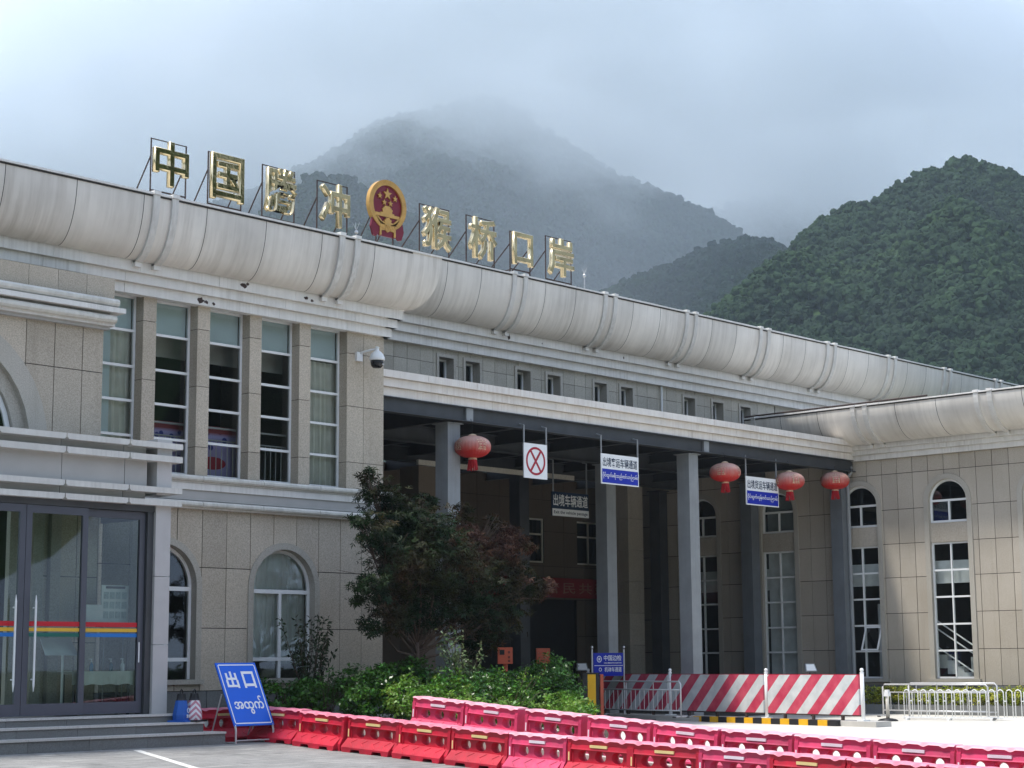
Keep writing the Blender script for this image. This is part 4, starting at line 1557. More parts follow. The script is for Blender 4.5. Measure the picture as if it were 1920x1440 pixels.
for (cx, cz, r) in ((0.0, EC + 0.29, 0.155), (-0.27, EC + 0.21, 0.085), (0.27, EC + 0.21, 0.085), (-0.11, EC + 0.06, 0.085), (0.11, EC + 0.06, 0.085)):
    poly_prism(star(cx, cz, r), 0.0, -0.035).build('star', M['gold_paint'], em)
g = MB()
for (w, z0, z1) in ((0.145, -0.10, -0.06), (0.10, -0.06, -0.02), (0.18, -0.135, -0.10), (0.165, -0.20, -0.135), (0.24, -0.23, -0.20), (0.42, -0.31, -0.23)):
    g.box(-w, w, -0.03, 0.0, EC + z0, EC + z1)
g.build('gate', M['gold_paint'], em)
poly_prism([(-0.42, EC - 0.33), (-0.26, EC - 0.52), (0.26, EC - 0.52), (0.42, EC - 0.33), (0.34, EC - 0.33), (0.2, EC - 0.45), (-0.2, EC - 0.45), (-0.34, EC - 0.33)], 0.0, -0.05).build('lower_ears', M['gold_paint'], em)
cog = [((0.13 if (k // 2) % 2 else 0.105) * cos(2 * pi * k / 32), EC - 0.45 + (0.13 if (k // 2) % 2 else 0.105) * sin(2 * pi * k / 32)) for k in range(32)]
poly_prism(cog, 0.0, -0.06).build('cogwheel', M['gold_paint'], em)
for s in (-1, 1):
    dr = [(s * 0.30, EC - 0.40), (s * 0.52, EC - 0.36), (s * 0.58, EC - 0.62), (s * 0.50, EC - 0.84), (s * 0.40, EC - 0.86), (s * 0.33, EC - 0.80), (s * 0.2, EC - 0.55)]
    poly_prism(dr, 0.03, -0.03).build('drapery', M['emblem_red'], em)
poly_prism([(-0.3, EC - 0.55), (0.3, EC - 0.55), (0.28, EC - 0.82), (-0.28, EC - 0.82)], 0.03, -0.015).build('drapery', M['emblem_red'], em)
poly_prism([(-0.28, EC - 0.60), (-0.10, EC - 0.57), (0, EC - 0.62), (0.10, EC - 0.57), (0.28, EC - 0.60), (0.28, EC - 0.80), (0.22, EC - 0.80), (0.22, EC - 0.68), (0.08, EC - 0.66),
            (0, EC - 0.71), (-0.08, EC - 0.66), (-0.22, EC - 0.68), (-0.22, EC - 0.80), (-0.28, EC - 0.80)], 0.0, -0.045).build('ribbon', M['gold_paint'], em)
for x in (-0.3, 0.3):
    MB().tube([(x, 0.09, -0.30), (x, 0.09, 0.9)], 0.02, 4).build('upright', M['rust'], em)
    MB().tube([(x, 0.09, 0.8), (x, 0.95, -0.30)], 0.016, 4).build('brace', M['rust'], em)

em.scale = (0.93, 0.93, 0.95)
em.location.z += 0.04

# lightning rods
for (x, y, z0, lb) in ((36.05, 30.95, 11.30, 'thin lightning rod with a ball on the roof past the last gold character'), (27.55, 30.7, 11.0, 'thin lightning rod with a ball beside the gold character with drops')):
    t = thing('lightning_rod', lb, 'lightning rod', (x, y, z0 - 0.06))
    MB().tube([(0, 0, 0), (0, 0, 0.56)], 0.013, 6).build('mast', M['chrome_dull'], t)
    MB().lathe([(0.002, 0.53), (0.035, 0.55), (0.048, 0.585), (0.035, 0.62), (0.002, 0.64)], 12).build('ball', M['chrome'], t, True)
    for k in range(5):
        a = 2 * pi * k / 5
        MB().tube([(0, 0, 0.62), (0.09 * cos(a), 0.09 * sin(a), 0.82)], [0.007, 0.002], 4).build('spike', M['chrome_dull'], t)

# ---------------------------------------------------------------- dome camera on the corner pier
t = thing('dome_camera', 'white and black dome security camera on a bracket at the pier corner', 'camera', (25.68, 27.93, 7.74))
prof = [(0.02, 0.0), (0.09, 0.012), (0.125, 0.05), (0.14, 0.11), (0.142, 0.17)]
MB().lathe(prof, 24).build('dome', simple('camera_dome', (0.012, 0.012, 0.014), 0.12), t, True)
MB().lathe([(0.16, 0.165), (0.168, 0.19), (0.162, 0.24), (0.13, 0.31), (0.08, 0.36), (0.045, 0.385), (0.04, 0.43), (0.055, 0.45), (0.03, 0.47)], 24).build('hood', M['white'], t, True)
MB().tube([(0, 0, 0.42), (-0.06, 0.1, 0.41), (-0.18, 0.24, 0.36), (-0.22, 0.36, 0.33)], 0.022, 8).build('arm', M['white'], t, True)
MB().box(-0.30, -0.14, 0.30, 0.372, 0.17, 0.36).build('wall_box', M['white'], t)
MB().lathe([(0.03, 0.0), (0.034, 0.012), (0.03, 0.02)], 12, (0.06, -0.115, 0.07)).build('lens', M['chrome_dull'], t)


# ---------------------------------------------------------------- lanterns
def lantern_mat():
    m, nt, b = new_mat('faded_lantern_silk')
    tc = nt.nodes.new('ShaderNodeTexCoord')
    sx = nt.nodes.new('ShaderNodeSeparateXYZ')
    nt.links.new(tc.outputs['Object'], sx.inputs[0])
    n1 = tex_noise(nt, tc.outputs['Object'], 7, 4)
    ad = nt.nodes.new('ShaderNodeMath')
    ad.operation = 'MULTIPLY_ADD'
    nt.links.new(n1, ad.inputs[0])
    ad.inputs[1].default_value = 0.22
    nt.links.new(sx.outputs['Z'], ad.inputs[2])
    c = mixc(nt, ramp(nt, ad.outputs[0], -0.03, 0.24, 0, 0.85), (0.50, 0.02, 0.016), (0.50, 0.33, 0.27))
    nt.links.new(c, b.inputs['Base Color'])
    b.inputs['Roughness'].default_value = 0.5
    return m


M['lantern'] = lantern_mat()
M['lantern_gold'] = simple('lantern_gold', (0.78, 0.60, 0.42), 0.45, metal=0.3)
M['tassel'] = simple('red_tassel', (0.42, 0.012, 0.02), 0.7)


def lantern_radius(z):
    return 0.415 * (1 - abs(z / 0.262) ** 2.3) ** 0.5 if abs(z) < 0.262 else 0.0


def wrap_on_lantern(me, a0, z0):
    for v in me.vertices:
        z = z0 + v.co.z
        r = lantern_radius(z) + 0.006
        a = a0 + v.co.x / max(0.2, r)
        v.co = (r * sin(a), -r * cos(a), z)
    return me


def make_lantern(label, rot):
    t = thing('lantern', label, 'lantern', (0, 0, 0), group='red lanterns hung along the canopy')
    prof = [(max(0.06, lantern_radius(-0.26 + 0.52 * k / 16)), -0.26 + 0.52 * k / 16) for k in range(17)]
    n = 96
    MB().lathe(prof, n, wob=lambda k, z: 1 + 0.02 * cos(k * 2 * pi * 32 / n)).build('body', M['lantern'], t, True)
    MB().lathe([(0.09, 0.245), (0.10, 0.262), (0.07, 0.285), (0.02, 0.30)], 20).build('top_collar', M['lantern_gold'], t)
    MB().lathe([(0.09, -0.30), (0.105, -0.285), (0.09, -0.245)], 20).build('bottom_collar', M['lantern_gold'], t)
    tb = MB()
    rg = random.Random(5)
    for k in range(46):
        a = 2 * pi * k / 46
        tb.tube([(0.085 * cos(a), 0.085 * sin(a), -0.295), (0.1 * cos(a) + rg.uniform(-.02, .02), 0.1 * sin(a) + rg.uniform(-.02, .02), -0.52 + rg.uniform(-0.03, 0.03))], [0.012, 0.009], 4)
    tb.build('tassel', M['tassel'], t)
    MB().tube([(0, 0, 0.29), (0, 0, 0.42)], 0.006, 5).build('cord', M['black'], t)
    for k, ch in enumerate('吉祥如意'):
        me = fit_text(ch, 0.26, 0.24, depth=0.002, bold=0.016)
        obj('gold_character', wrap_on_lantern(me, rot + k * pi / 2, 0.055), M['lantern_gold'], t)
        dots = MB()
        for j in range(5):
            dots.box(-0.10 + j * 0.045, -0.075 + j * 0.045, -0.003, 0.003, -0.012, 0.014)
        obj('gold_dots', wrap_on_lantern(dots.mesh('gold_dots'), rot + k * pi / 2, -0.085), M['lantern_gold'], t)
    return t


for (x, y, z, rot, lb) in ((29.1, 28.42, 6.37, -0.2, 'dusty round red lantern hanging in front of the canopy column behind the maple'),
                           (38.82, 28.46, 6.48, -1.2, 'red lantern hanging beside the clear grey canopy column'),
                           (41.75, 28.40, 6.44, -0.5, 'red lantern hanging in front of the cargo lane sign'),
                           (44.15, 28.46, 6.62, -0.9, 'red lantern hanging nearest the slate column at the canopy end')):
    t = make_lantern(lb, rot)
    t.location = (x, y, z)
    if z < 6.98 - 0.42:
        MB().tube([(0, 0, 0.42), (0, 0.05, 7.02 - z)], 0.006, 5).build('cord', M['black'], t)


# ---------------------------------------------------------------- hanging lane signs
def hung_sign(name, label, x0, x1, z0, z1, y, ztop, rods, build, group=None):
    t = thing(name, label, 'sign', ((x0 + x1) / 2, y, z0), group=group)
    w, h = (x1 - x0), z1 - z0
    for r in rods:
        MB().tube([(r * w, 0.0, h), (r * w, 0.0, ztop - z0), (r * w - 0.03, 0.12, ztop - z0 + 0.03)], 0.022, 6).build('hanger', M['steel_grey'], t)
    build(t, w, h)
    return t


def b_noentry(t, w, h):
    MB().box(-w / 2, w / 2, -0.015, 0.015, 0, h).build('board', M['sign_white'], t)
    ring(MB(), 0, h / 2, 0.285, 0.337, -0.017, -0.021).build('red_ring', M['sign_red'], t)
    for s in (-1, 1):
        q = MB()
        a = 0.30 * sin(radians(36))
        c = 0.30 * cos(radians(36))
        d = 0.036
        q.prism([(-a - d, h / 2 - s * c), (-a + d, h / 2 - s * c), (a + d, h / 2 + s * c), (a - d, h / 2 + s * c)], lambda u, v: (u, -0.017, v), lambda u, v: (u, -0.020 - 0.0006 * s, v))
        q.build('red_bar', M['sign_red'], t)


hung_sign('lane_sign', 'white hanging sign with a red circle crossed by an X', 30.9, 31.72, 5.8, 6.63, 28.5, 7.05, (-0.48, 0.48), b_noentry)


def lane_sign(han, mya):
    def f(t, w, h):
        MB().box(-w / 2, w / 2, -0.015, 0.015, 0, h).build('board', M['sign_white'], t)
        MB().box(-w / 2 + 0.03, w / 2 - 0.03, -0.0185, -0.0165, 0.03, h * 0.5).build('blue_field', M['sign_navy'], t)
        me = fit_text(han, w - 0.12, h * 0.31, depth=0.001, bold=0.012)
        me.transform(Matrix.Translation((0, -0.018, h * 0.73)))
        obj('lettering', me, M['sign_ink'], t)
        me = fit_text(mya, w - 0.1, h * 0.22, depth=0.001, bold=0.01)
        me.transform(Matrix.Translation((0, -0.021, h * 0.28)))
        obj('lettering', me, M['sign_white'], t)
    return f


hung_sign('lane_sign', 'white and blue hanging sign for the passenger vehicle lane', 33.72, 35.18, 5.85, 6.60, 28.5, 7.05, (-0.49, 0.49), lane_sign('出境客运车辆通道', 'ဝိုင်ထွက်ခရီးသည်တင်ယာဉ်လမ်း'))
hung_sign('lane_sign', 'white and blue hanging sign for the cargo vehicle lane, partly behind a lantern', 39.97, 41.5, 5.70, 6.48, 28.62, 7.05, (-0.49, 0.45), lane_sign('出境货运车辆通道', 'ဝိုင်ထွက်ကုန်တင်ယာဉ်လမ်း'))


def b_inner(t, w, h):
    MB().box(-w / 2, w / 2, -0.02, 0.02, 0, h).build('board', M['sign_ink'], t)
    MB().box(-w / 2, w / 2, -0.023, -0.021, 0, h * 0.30).build('white_field', M['sign_white'], t)
    me = fit_text('出境车辆通道', w - 0.08, h * 0.5, depth=0.001, bold=0.012)
    me.transform(Matrix.Translation((0, -0.024, h * 0.66)))
    obj('lettering', me, M['sign_white'], t)
    me = fit_text('Exit the vehicle passage', w - 0.12, h * 0.17, depth=0.001, bold=0.008)
    me.transform(Matrix.Translation((0, -0.0255, h * 0.14)))
    obj('lettering', me, M['sign_ink'], t)


hung_sign('lane_sign', 'dark bilingual exit lane sign hanging deep inside the drive-through', 36.92, 38.46, 5.50, 6.17, 33.0, 7.05, (-0.46, 0.46), b_inner)

# red banner over the gateway
t = thing('banner', 'long red cloth banner with pale characters over the dark gateway', 'banner', (42.2, 37.9, 3.5))
MB().box(-3.6, 3.3, 0.0, 0.02, 0, 0.62).build('cloth', M['banner'], t)
me = fit_text('卫国、警民共建', 5.4, 0.36, depth=0.001, bold=0.006, space=1.3)
me.transform(Matrix.Translation((0.2, -0.004, 0.31)))
obj('lettering', me, M['banner_ink'], t)

# ---------------------------------------------------------------- water barriers
def barrier_meshes():
    L, H = 1.235, 0.60
    hx = L / 2
    body = MB()
    bt = 0.085          # half thickness of the web
    zf0, zf1 = 0.232, 0.428       # panel with holes
    R0, R1 = 0.112, 0.074
    Q0, Q1 = 0.088, 0.068
    holes = [-0.335, 0.0, 0.335]
    n = 20
    for side in (-1, 1):
        y = side * bt
        for k, cx in enumerate(holes):
            x0 = -hx + 0.06 if k == 0 else (holes[k - 1] + cx) / 2
            x1 = hx - 0.06 if k == 2 else (cx + holes[k + 1]) / 2
            cz = 0.33
            sq = []
            for i in range(n):
                a = 2 * pi * i / n
                dx, dz = cos(a), sin(a)
                tx = ((x1 - cx) if dx > 0 else (x0 - cx)) / dx if abs(dx) > 1e-6 else 1e9
                tz = ((zf1 + 0.008 - cz) if dz > 0 else (zf0 - 0.008 - cz)) / dz if abs(dz) > 1e-6 else 1e9
                s = min(tx, tz)
                sq.append((cx + dx * s, y, cz + dz * s))
            c0 = [(cx + R0 * cos(2 * pi * i / n), y, cz + Q0 * sin(2 * pi * i / n)) for i in range(n)]
            c1 = [(cx + R1 * cos(2 * pi * i / n), side * 0.018, cz + Q1 * sin(2 * pi * i / n)) for i in range(n)]
            base = len(body.v)
            body.v.extend(sq + c0 + c1)
            for i in range(n):
                j = (i + 1) % n
                body.f.append((base + i, base + j, base + n + j, base + n + i))
                body.f.append((base + n + i, base + n + j, base + 2 * n + j, base + 2 * n + i))
            # corner fillers of the square
            for (sx_, sz_) in ((x0, zf0 - 0.008), (x1, zf0 - 0.008), (x0, zf1 + 0.008), (x1, zf1 + 0.008)):
                near = sorted(sq, key=lambda p: (p[0] - sx_) ** 2 + (p[2] - sz_) ** 2)[:2]
                body.add([near[0], (sx_, y, sz_), near[1]], [(0, 1, 2)])
    for k, cx in enumerate(holes):        # through tube
        c0 = [(cx + R1 * cos(2 * pi * i / n), -0.018, 0.33 + Q1 * sin(2 * pi * i / n)) for i in range(n)]
        c1 = [(cx + R1 * cos(2 * pi * i / n), 0.018, 0.33 + Q1 * sin(2 * pi * i / n)) for i in range(n)]
        body.add(c0 + c1, [(i, (i + 1) % n, n + (i + 1) % n, n + i) for i in range(n)])
    # ends, shoulder above the panel, and upper band
    for s in (-1, 1):
        x = s * hx
        body.box(min(x, x - s * 0.06), max(x, x - s * 0.06), -0.135, 0.135, 0.2, 0.50)
        body.tube([(s * (hx - 0.115), -0.139, 0.17), (s * (hx - 0.115), -0.139, 0.37)], 0.008, 4)
    b2 = [(-0.135, 0.425), (0.135, 0.425), (0.125, 0.445), (0.11, 0.50), (0.125, 0.573), (-0.125, 0.573), (-0.11, 0.50), (-0.125, 0.445)]
    body.prism(b2, lambda u, v: (-hx + 0.06, u, v), lambda u, v: (hx - 0.06, u, v))
    body.box(-hx, -hx + 0.06, -0.12, 0.12, 0.50, 0.573)
    body.box(hx - 0.06, hx, -0.12, 0.12, 0.50, 0.573)
    # sloping foot on both sides with a notched base
    pr = [(-0.285, 0.055), (-0.285, 0.085), (-0.13, 0.232), (0.13, 0.232), (0.285, 0.085), (0.285, 0.055)]
    body.prism(pr, lambda u, v: (-hx + 0.01, u, v), lambda u, v: (hx - 0.075, u, v))
    body.prism([(-0.2, 0.0), (-0.2, 0.12), (-0.13, 0.232), (0.13, 0.232), (0.2, 0.12), (0.2, 0.0)], lambda u, v: (hx - 0.075, u, v), lambda u, v: (hx - 0.005, u, v))
    for (a, c) in ((-hx + 0.01, -0.36), (-0.16, 0.16), (0.36, hx - 0.075)):
        body.hexa([(a + 0.02, -0.285, 0.0), (c - 0.02, -0.285, 0.0), (c - 0.02, 0.285, 0.0), (a + 0.02, 0.285, 0.0),
                   (a, -0.285, 0.056), (c, -0.285, 0.056), (c, 0.285, 0.056), (a, 0.285, 0.056)])
    # chevrons moulded into the foot
    ch = MB()
    for side in (-1, 1):
        for k in range(4):
            cx = -0.46 + 0.27 * k
            for (dx0, v0, dx1, v1) in ((0.10, 0.9, 0.0, 0.5), (0.0, 0.5, 0.10, 0.12)):
                def q(dx, v, up):
                    yy = 0.285 - (0.285 - 0.13) * v
                    zz = 0.085 + (0.232 - 0.085) * v
                    return (cx + dx, side * (yy + up * 0.7), zz + up * 0.7)
                ch.hexa([q(dx0 - .012, v0, -0.004), q(dx0 + .012, v0, -0.004), q(dx1 + .012, v1, -0.004), q(dx1 - .012, v1, -0.004),
                         q(dx0 - .012, v0, 0.007), q(dx0 + .012, v0, 0.007), q(dx1 + .012, v1, 0.007), q(dx1 - .012, v1, 0.007)])
    # scalloped top lip
    lip = MB()
    N_ = 48
    top, bot = [], []
    for i in range(N_ + 1):
        x = -hx + L * i / N_
        t_ = i / N_
        dip = 0.026 * max(0.0, cos((t_ * 4.0 - 0.5) * 2 * pi)) ** 1.5 if 0.04 < t_ < 0.96 else 0.0
        bot.append((x, 0.574 - dip))
        top.append((x, 0.60 - 0.004 * cos(t_ * 8 * pi)))
    for i in range(N_):
        lip.hexa([(bot[i][0], -0.14, bot[i][1]), (bot[i + 1][0], -0.14, bot[i + 1][1]), (bot[i + 1][0], 0.14, bot[i + 1][1]), (bot[i][0], 0.14, bot[i][1]),
                  (top[i][0], -0.115, top[i][1]), (top[i + 1][0], -0.115, top[i + 1][1]), (top[i + 1][0], 0.115, top[i + 1][1]), (top[i][0], 0.115, top[i][1])])
    strip = MB().box(-0.17, 0.17, -0.137, 0.137, 0.462, 0.503)
    tabs = MB().box(-hx + 0.018, -hx + 0.042, -0.139, 0.139, 0.25, 0.38)
    return body, ch, lip, strip, tabs


_bm = barrier_meshes()


def make_barrier(pal, label, group, strip):
    t = thing('water_barrier', label, 'barrier', (0, 0, 0), group=group)
    names = ('body', 'chevrons', 'lip', 'reflector', 'reflector_tab')
    lipm = M['pink_lip'] if pal == 'pink' else M['red_lip']
    mats = (M[pal], M[pal], lipm, M[strip], M['reflect_y' if pal == 'red' else 'reflect_w'])
    for nm, mb, mt in zip(names, _bm, mats):
        o_ = mb.build(nm, mt, t)
        if nm == 'chevrons':
            o_['kind'] = 'stuff'
    return t


M['red_lip'] = simple('pale_red_lip', (0.72, 0.22, 0.30), 0.45, var=0.15, vscale=6)  # lip paler than the red body
LA = 'red plastic water barrier with pale yellow reflector, in the row along the paved forecourt'
LB = 'faded pink plastic water barrier with white reflector, in the raised row along the road'
ORD = 'first second third fourth fifth sixth seventh eighth ninth tenth eleventh twelfth thirteenth'.split()
protoA = make_barrier('red', LA, 'red barriers along the forecourt', 'reflect_y')
protoB = make_barrier('pink', LB, 'faded barriers along the road', 'reflect_w')
firstA = True
ys = [25.33, 24.07, 22.81, 21.55, 20.29, 19.03, 17.78, 16.55, 15.31, 14.07, 12.82, 11.58, 10.33]
rg = random.Random(2)
protoC = None
for i, y in enumerate(ys):
    z = gA(y)
    sl = math.atan2(gA(y - 0.5) - gA(y + 0.5), 1.0)
    loc = (21.0 + rg.uniform(-0.03, 0.03), y, z)
    ordn = ORD[i]
    rz = -pi / 2 + rg.uniform(-0.05, 0.05)
    if i in (5, 8):
        if protoC is None:
            protoC = make_barrier('pink', 'faded magenta water barrier set among the red ones of the forecourt row', 'magenta barriers in the red row', 'pink' if False else 'reflect_w')
            o = protoC
        else:
            o = dup(protoC, loc, rz)
    elif firstA:
        o = protoA
        firstA = False
    else:
        o = dup(protoA, loc, rz)
    o.location = loc
    o.rotation_euler = (0, -sl, rz)
    o['label'] = ('faded magenta' if i in (5, 8) else 'red') + ' water barrier, ' + ordn + ' of the forecourt row counting from the blue exit sign'
o = dup(protoA, (20.42, 26.32, 0.13), 0.02, 'dark red water barrier turned across the end of the steps behind the blue exit sign', 'red barriers along the forecourt')
ys = [22.2, 20.92, 19.55, 18.2, 16.9, 15.6, 14.3, 13.0, 11.7, 10.4]
for i, y in enumerate(ys):
    loc = (21.95 + rg.uniform(-0.03, 0.03), y, gB(21.95, y))
    sl = math.atan2(gB(21.95, y - 0.5) - gB(21.95, y + 0.5), 1.0)
    rz = -pi / 2 + rg.uniform(-0.03, 0.03)
    o = protoB if i == 0 else dup(protoB, loc, rz)
    o.location = loc
    o.rotation_euler = (0, -sl, rz)
    o['label'] = 'faded pink water barrier, ' + ORD[i] + ' of the raised row counting from the shrubs'

# ---------------------------------------------------------------- blue exit sign on a stand
t = thing('exit_sign', 'blue portable sign with white Chinese and Burmese exit lettering, leaning back on a steel stand', 'sign', (20.42, 25.35, 0.13))
tilt = radians(28)
W_, H_ = 0.90, 1.24
inv = Matrix.Translation((0, 0.02, 0.30)) @ Matrix.Rotation(-tilt, 4, 'X')


def tilted(mb_or_me, name, mat):
    me = mb_or_me.mesh(name) if isinstance(mb_or_me, MB) else mb_or_me
    me.transform(inv)
    return obj(name, me, mat, t)


tilted(MB().box(-W_ / 2, W_ / 2, -0.012, 0.012, 0, H_), 'board', M['sign_blue'])
fr = MB()
for (a, c, z0, z1) in ((-W_ / 2 + .035, -W_ / 2 + .055, .05, H_ - .05), (W_ / 2 - .055, W_ / 2 - .035, .05, H_ - .05), (-W_ / 2 + .055, W_ / 2 - .055, .035, .055), (-W_ / 2 + .055, W_ / 2 - .055, H_ - .055, H_ - .035)):
    fr.box(a, c, -0.0155, -0.0135, z0, z1)
tilted(fr, 'border_line', M['sign_white'])
for ch, cx in (('出', -0.19), ('口', 0.19)):
    me = fit_text(ch, 0.27, 0.33, depth=0.001, bold=0.028)
    me.transform(Matrix.Translation((cx, -0.0145, 0.90)))
    tilted(me, 'lettering', M['sign_white'])
me = fit_text('အထွက်', 0.66, 0.36, depth=0.001, bold=0.022)
me.transform(Matrix.Translation((0.02, -0.0145, 0.40)))
tilted(me, 'lettering', M['sign_white'])
for x in (-0.42, 0.42):
    MB().tube([(x, 0.03, 0.32), (x, 0.0, 0.22), (x, 0.0, 0.0)], 0.018, 6).build('leg', M['chrome_dull'], t)
    MB().tube([(x, 0.0, 0.012), (x, 0.75, 0.012)], 0.014, 6).build('foot_bar', M['chrome_dull'], t)
    MB().tube([(x, 0.75, 0.012), (x, 0.42, 0.85)], 0.014, 6).build('prop', M['chrome_dull'], t)
MB().tube([(-0.42, 0.0, 0.05), (0.42, 0.0, 0.05)], 0.012, 6).build('cross_bar', M['chrome_dull'], t)

# ---------------------------------------------------------------- cones on the step
def cone_thing(label, loc, mats, chevron):
    t = thing('traffic_cone', label, 'cone', loc)
    n = 8
    b = MB()
    prof = [(0.145, 0.03), (0.15, 0.12), (0.135, 0.2), (0.10, 0.37)]
    MB().lathe(prof, n).build('sleeve', mats, t)
    MB().box(-0.17, 0.17, -0.17, 0.17, 0.0, 0.03).build('base', M['black'] if chevron else mats, t)
    MB().lathe([(0.10, 0.37), (0.085, 0.40), (0.075, 0.47), (0.07, 0.49)], 10).build('top', M['black'], t)
    MB().tube([(-0.04, 0, 0.48), (-0.045, 0, 0.53), (0, 0, 0.56), (0.045, 0, 0.53), (0.04, 0, 0.48)], 0.012, 5).build('loop', M['black'], t)
    return t


def chevron_mat():
    m, nt, b = new_mat('pink_white_chevrons')
    tc = nt.nodes.new('ShaderNodeTexCoord')
    sx = nt.nodes.new('ShaderNodeSeparateXYZ')
    nt.links.new(tc.outputs['Object'], sx.inputs[0])
    ab = nt.nodes.new('ShaderNodeMath')
    ab.operation = 'ABSOLUTE'
    ad0 = nt.nodes.new('ShaderNodeMath')
    ad0.operation = 'SUBTRACT'
    nt.links.new(sx.outputs['X'], ad0.inputs[0])
    nt.links.new(sx.outputs['Y'], ad0.inputs[1])
    nt.links.new(ad0.outputs[0], ab.inputs[0])
    ma = nt.nodes.new('ShaderNodeMath')
    ma.operation = 'MULTIPLY_ADD'
    nt.links.new(ab.outputs[0], ma.inputs[0])
    ma.inputs[1].default_value = 0.7
    nt.links.new(sx.outputs['Z'], ma.inputs[2])
    mo = nt.nodes.new('ShaderNodeMath')
    mo.operation = 'PINGPONG'
    nt.links.new(ma.outputs[0], mo.inputs[0])
    mo.inputs[1].default_value = 0.05
    c = mixc(nt, ramp(nt, mo.outputs[0], 0.024, 0.026), (0.72, 0.70, 0.72), (0.50, 0.20, 0.26))
    nt.links.new(c, b.inputs['Base Color'])
    return m


t = cone_thing('blue square-sided traffic cone with a white badge on the granite step', (19.28, 25.98, 0.516), M['blue_cone'], False)
t.rotation_euler = (0, 0, 0.4)
ring(MB(), 0, 0.2, 0.032, 0.045, -0.145, -0.149, 20).build('badge', M['sign_white'], t)
me = fit_text('警察', 0.13, 0.06, depth=0.001, bold=0.01)
me.transform(Matrix.Translation((0, -0.15, 0.10)))
obj('lettering', me, M['sign_white'], t)
t = cone_thing('pink and white chevron traffic cone with a black top on the granite step', (19.52, 25.93, 0.516), chevron_mat(), True)
t.rotation_euler = (0, 0, pi / 8)

# ---------------------------------------------------------------- inside the porch
t = thing('counter_table', 'table under a white cloth inside the glass porch', 'table', (18.1, 26.85, 0.655))
MB().box(-0.62, 0.62, -0.22, 0.22, 0.70, 0.74).build('top', M['interior_light'], t)
for x in (-0.55, 0.55):
    for y in (-0.17, 0.17):
        MB().box(x - 0.02, x + 0.02, y - 0.02, y + 0.02, 0, 0.7).build('leg', M['steel_dark'], t)
cl = MB()
for k in range(24):
    a, c = -0.64 + 1.28 * k / 24, -0.64 + 1.28 * (k + 1) / 24
    ya, yc = -0.24 - 0.012 * sin(k * 1.9), -0.24 - 0.012 * sin((k + 1) * 1.9)
    cl.quad((a, ya, 0.52 + 0.01 * sin(k)), (c, yc, 0.52 + 0.01 * sin(k + 1)), (c, -0.235, 0.746), (a, -0.235, 0.746))
cl.box(-0.64, 0.64, -0.235, 0.235, 0.742, 0.748)
cl.build('cloth', M['cloth_white'], t)
M['bottle_clear'] = simple('clear_gel_bottle', (0.62, 0.70, 0.70), 0.2)
M['bottle_blue'] = simple('blue_gel_bottle', (0.03, 0.20, 0.33), 0.2)
M['bottle_teal'] = simple('dark_teal_bottle', (0.02, 0.10, 0.11), 0.25)
for k, (x, mt, lb) in enumerate(((17.72, 'bottle_clear', 'clear pump bottle alone at the far end of the white counter cloth'), (17.93, 'bottle_blue', 'blue labelled pump bottle on the white counter cloth'),
                                 (18.33, 'bottle_teal', 'dark teal pump bottle on the white counter cloth'), (18.57, 'cloth_white', 'white pump bottle by the door frame on the counter cloth'))):
    t = thing('pump_bottle', lb, 'bottle', (x, 26.75, 1.403))
    MB().lathe([(0.03, 0.0), (0.036, 0.01), (0.036, 0.10), (0.03, 0.125), (0.014, 0.14), (0.014, 0.155)], 12).build('bottle', M[mt], t, True)
    MB().lathe([(0.017, 0.155), (0.017, 0.175), (0.006, 0.18), (0.006, 0.205)], 10).build('collar', M['white'], t)
    MB().box(-0.045, 0.014, -0.01, 0.01, 0.203, 0.217).build('pump_head', M['white'], t)
t = thing('reading_stand', 'clear acrylic reading stand on one pole behind the glass door', 'stand', (17.25, 26.78, 0.655))
MB().hexa([(-0.34, -0.2, 1.02), (0.3, -0.2, 1.02), (0.3, -0.185, 1.02), (-0.34, -0.185, 1.02), (-0.26, 0.12, 1.32), (0.34, 0.12, 1.32), (0.34, 0.135, 1.32), (-0.26, 0.135, 1.32)]).build('board', simple('acrylic_board', (0.62, 0.68, 0.66), 0.25), t)
MB().tube([(0.12, 0, 0.02), (0.12, 0, 1.14)], 0.022, 8).build('pole', M['cloth_white'], t)
MB().box(-0.1, 0.34, -0.15, 0.15, 0, 0.02).build('base', M['steel_grey'], t)
t = thing('notice_board', 'pale notice board with rows of printed cards inside the porch', 'notice board', (18.45, 26.85, 2.24))
MB().box(-0.28, 0.28, 0, 0.02, 0, 0.66).build('board', M['cloth_white'], t)
for r in range(3):
    for c in range(4):
        MB().box(-0.24 + 0.125 * c, -0.14 + 0.125 * c, -0.006, -0.002, 0.08 + 0.17 * r, 0.2 + 0.17 * r).build('card', simple('printed_card', (0.45, 0.55, 0.56), 0.6, var=0.25, vscale=40), t)
MB().box(-0.2, 0.2, -0.006, -0.002, 0.60, 0.64).build('title_strip', M['anthracite'], t)
for x in (-0.2, 0.2):
    MB().tube([(x, 0.02, -1.57), (x, 0.02, 0.05)], 0.012, 6).build('leg', M['steel_grey'], t)
t = thing('white_box', 'pale blue-white carton on a shelf beside the notice board', 'box', (17.98, 26.87, 2.24))
MB().box(-0.17, 0.17, -0.1, 0.1, 0, 0.30).build('carton', M['cloth_white'], t)
MB().box(-0.17, 0.17, -0.1, 0.1, 0.302, 0.31).build('lid', M['cloth_white'], t)
MB().box(-0.5, 0.8, -0.1, 0.25, -0.03, -0.004).build('shelf', M['stone_trim'], t)

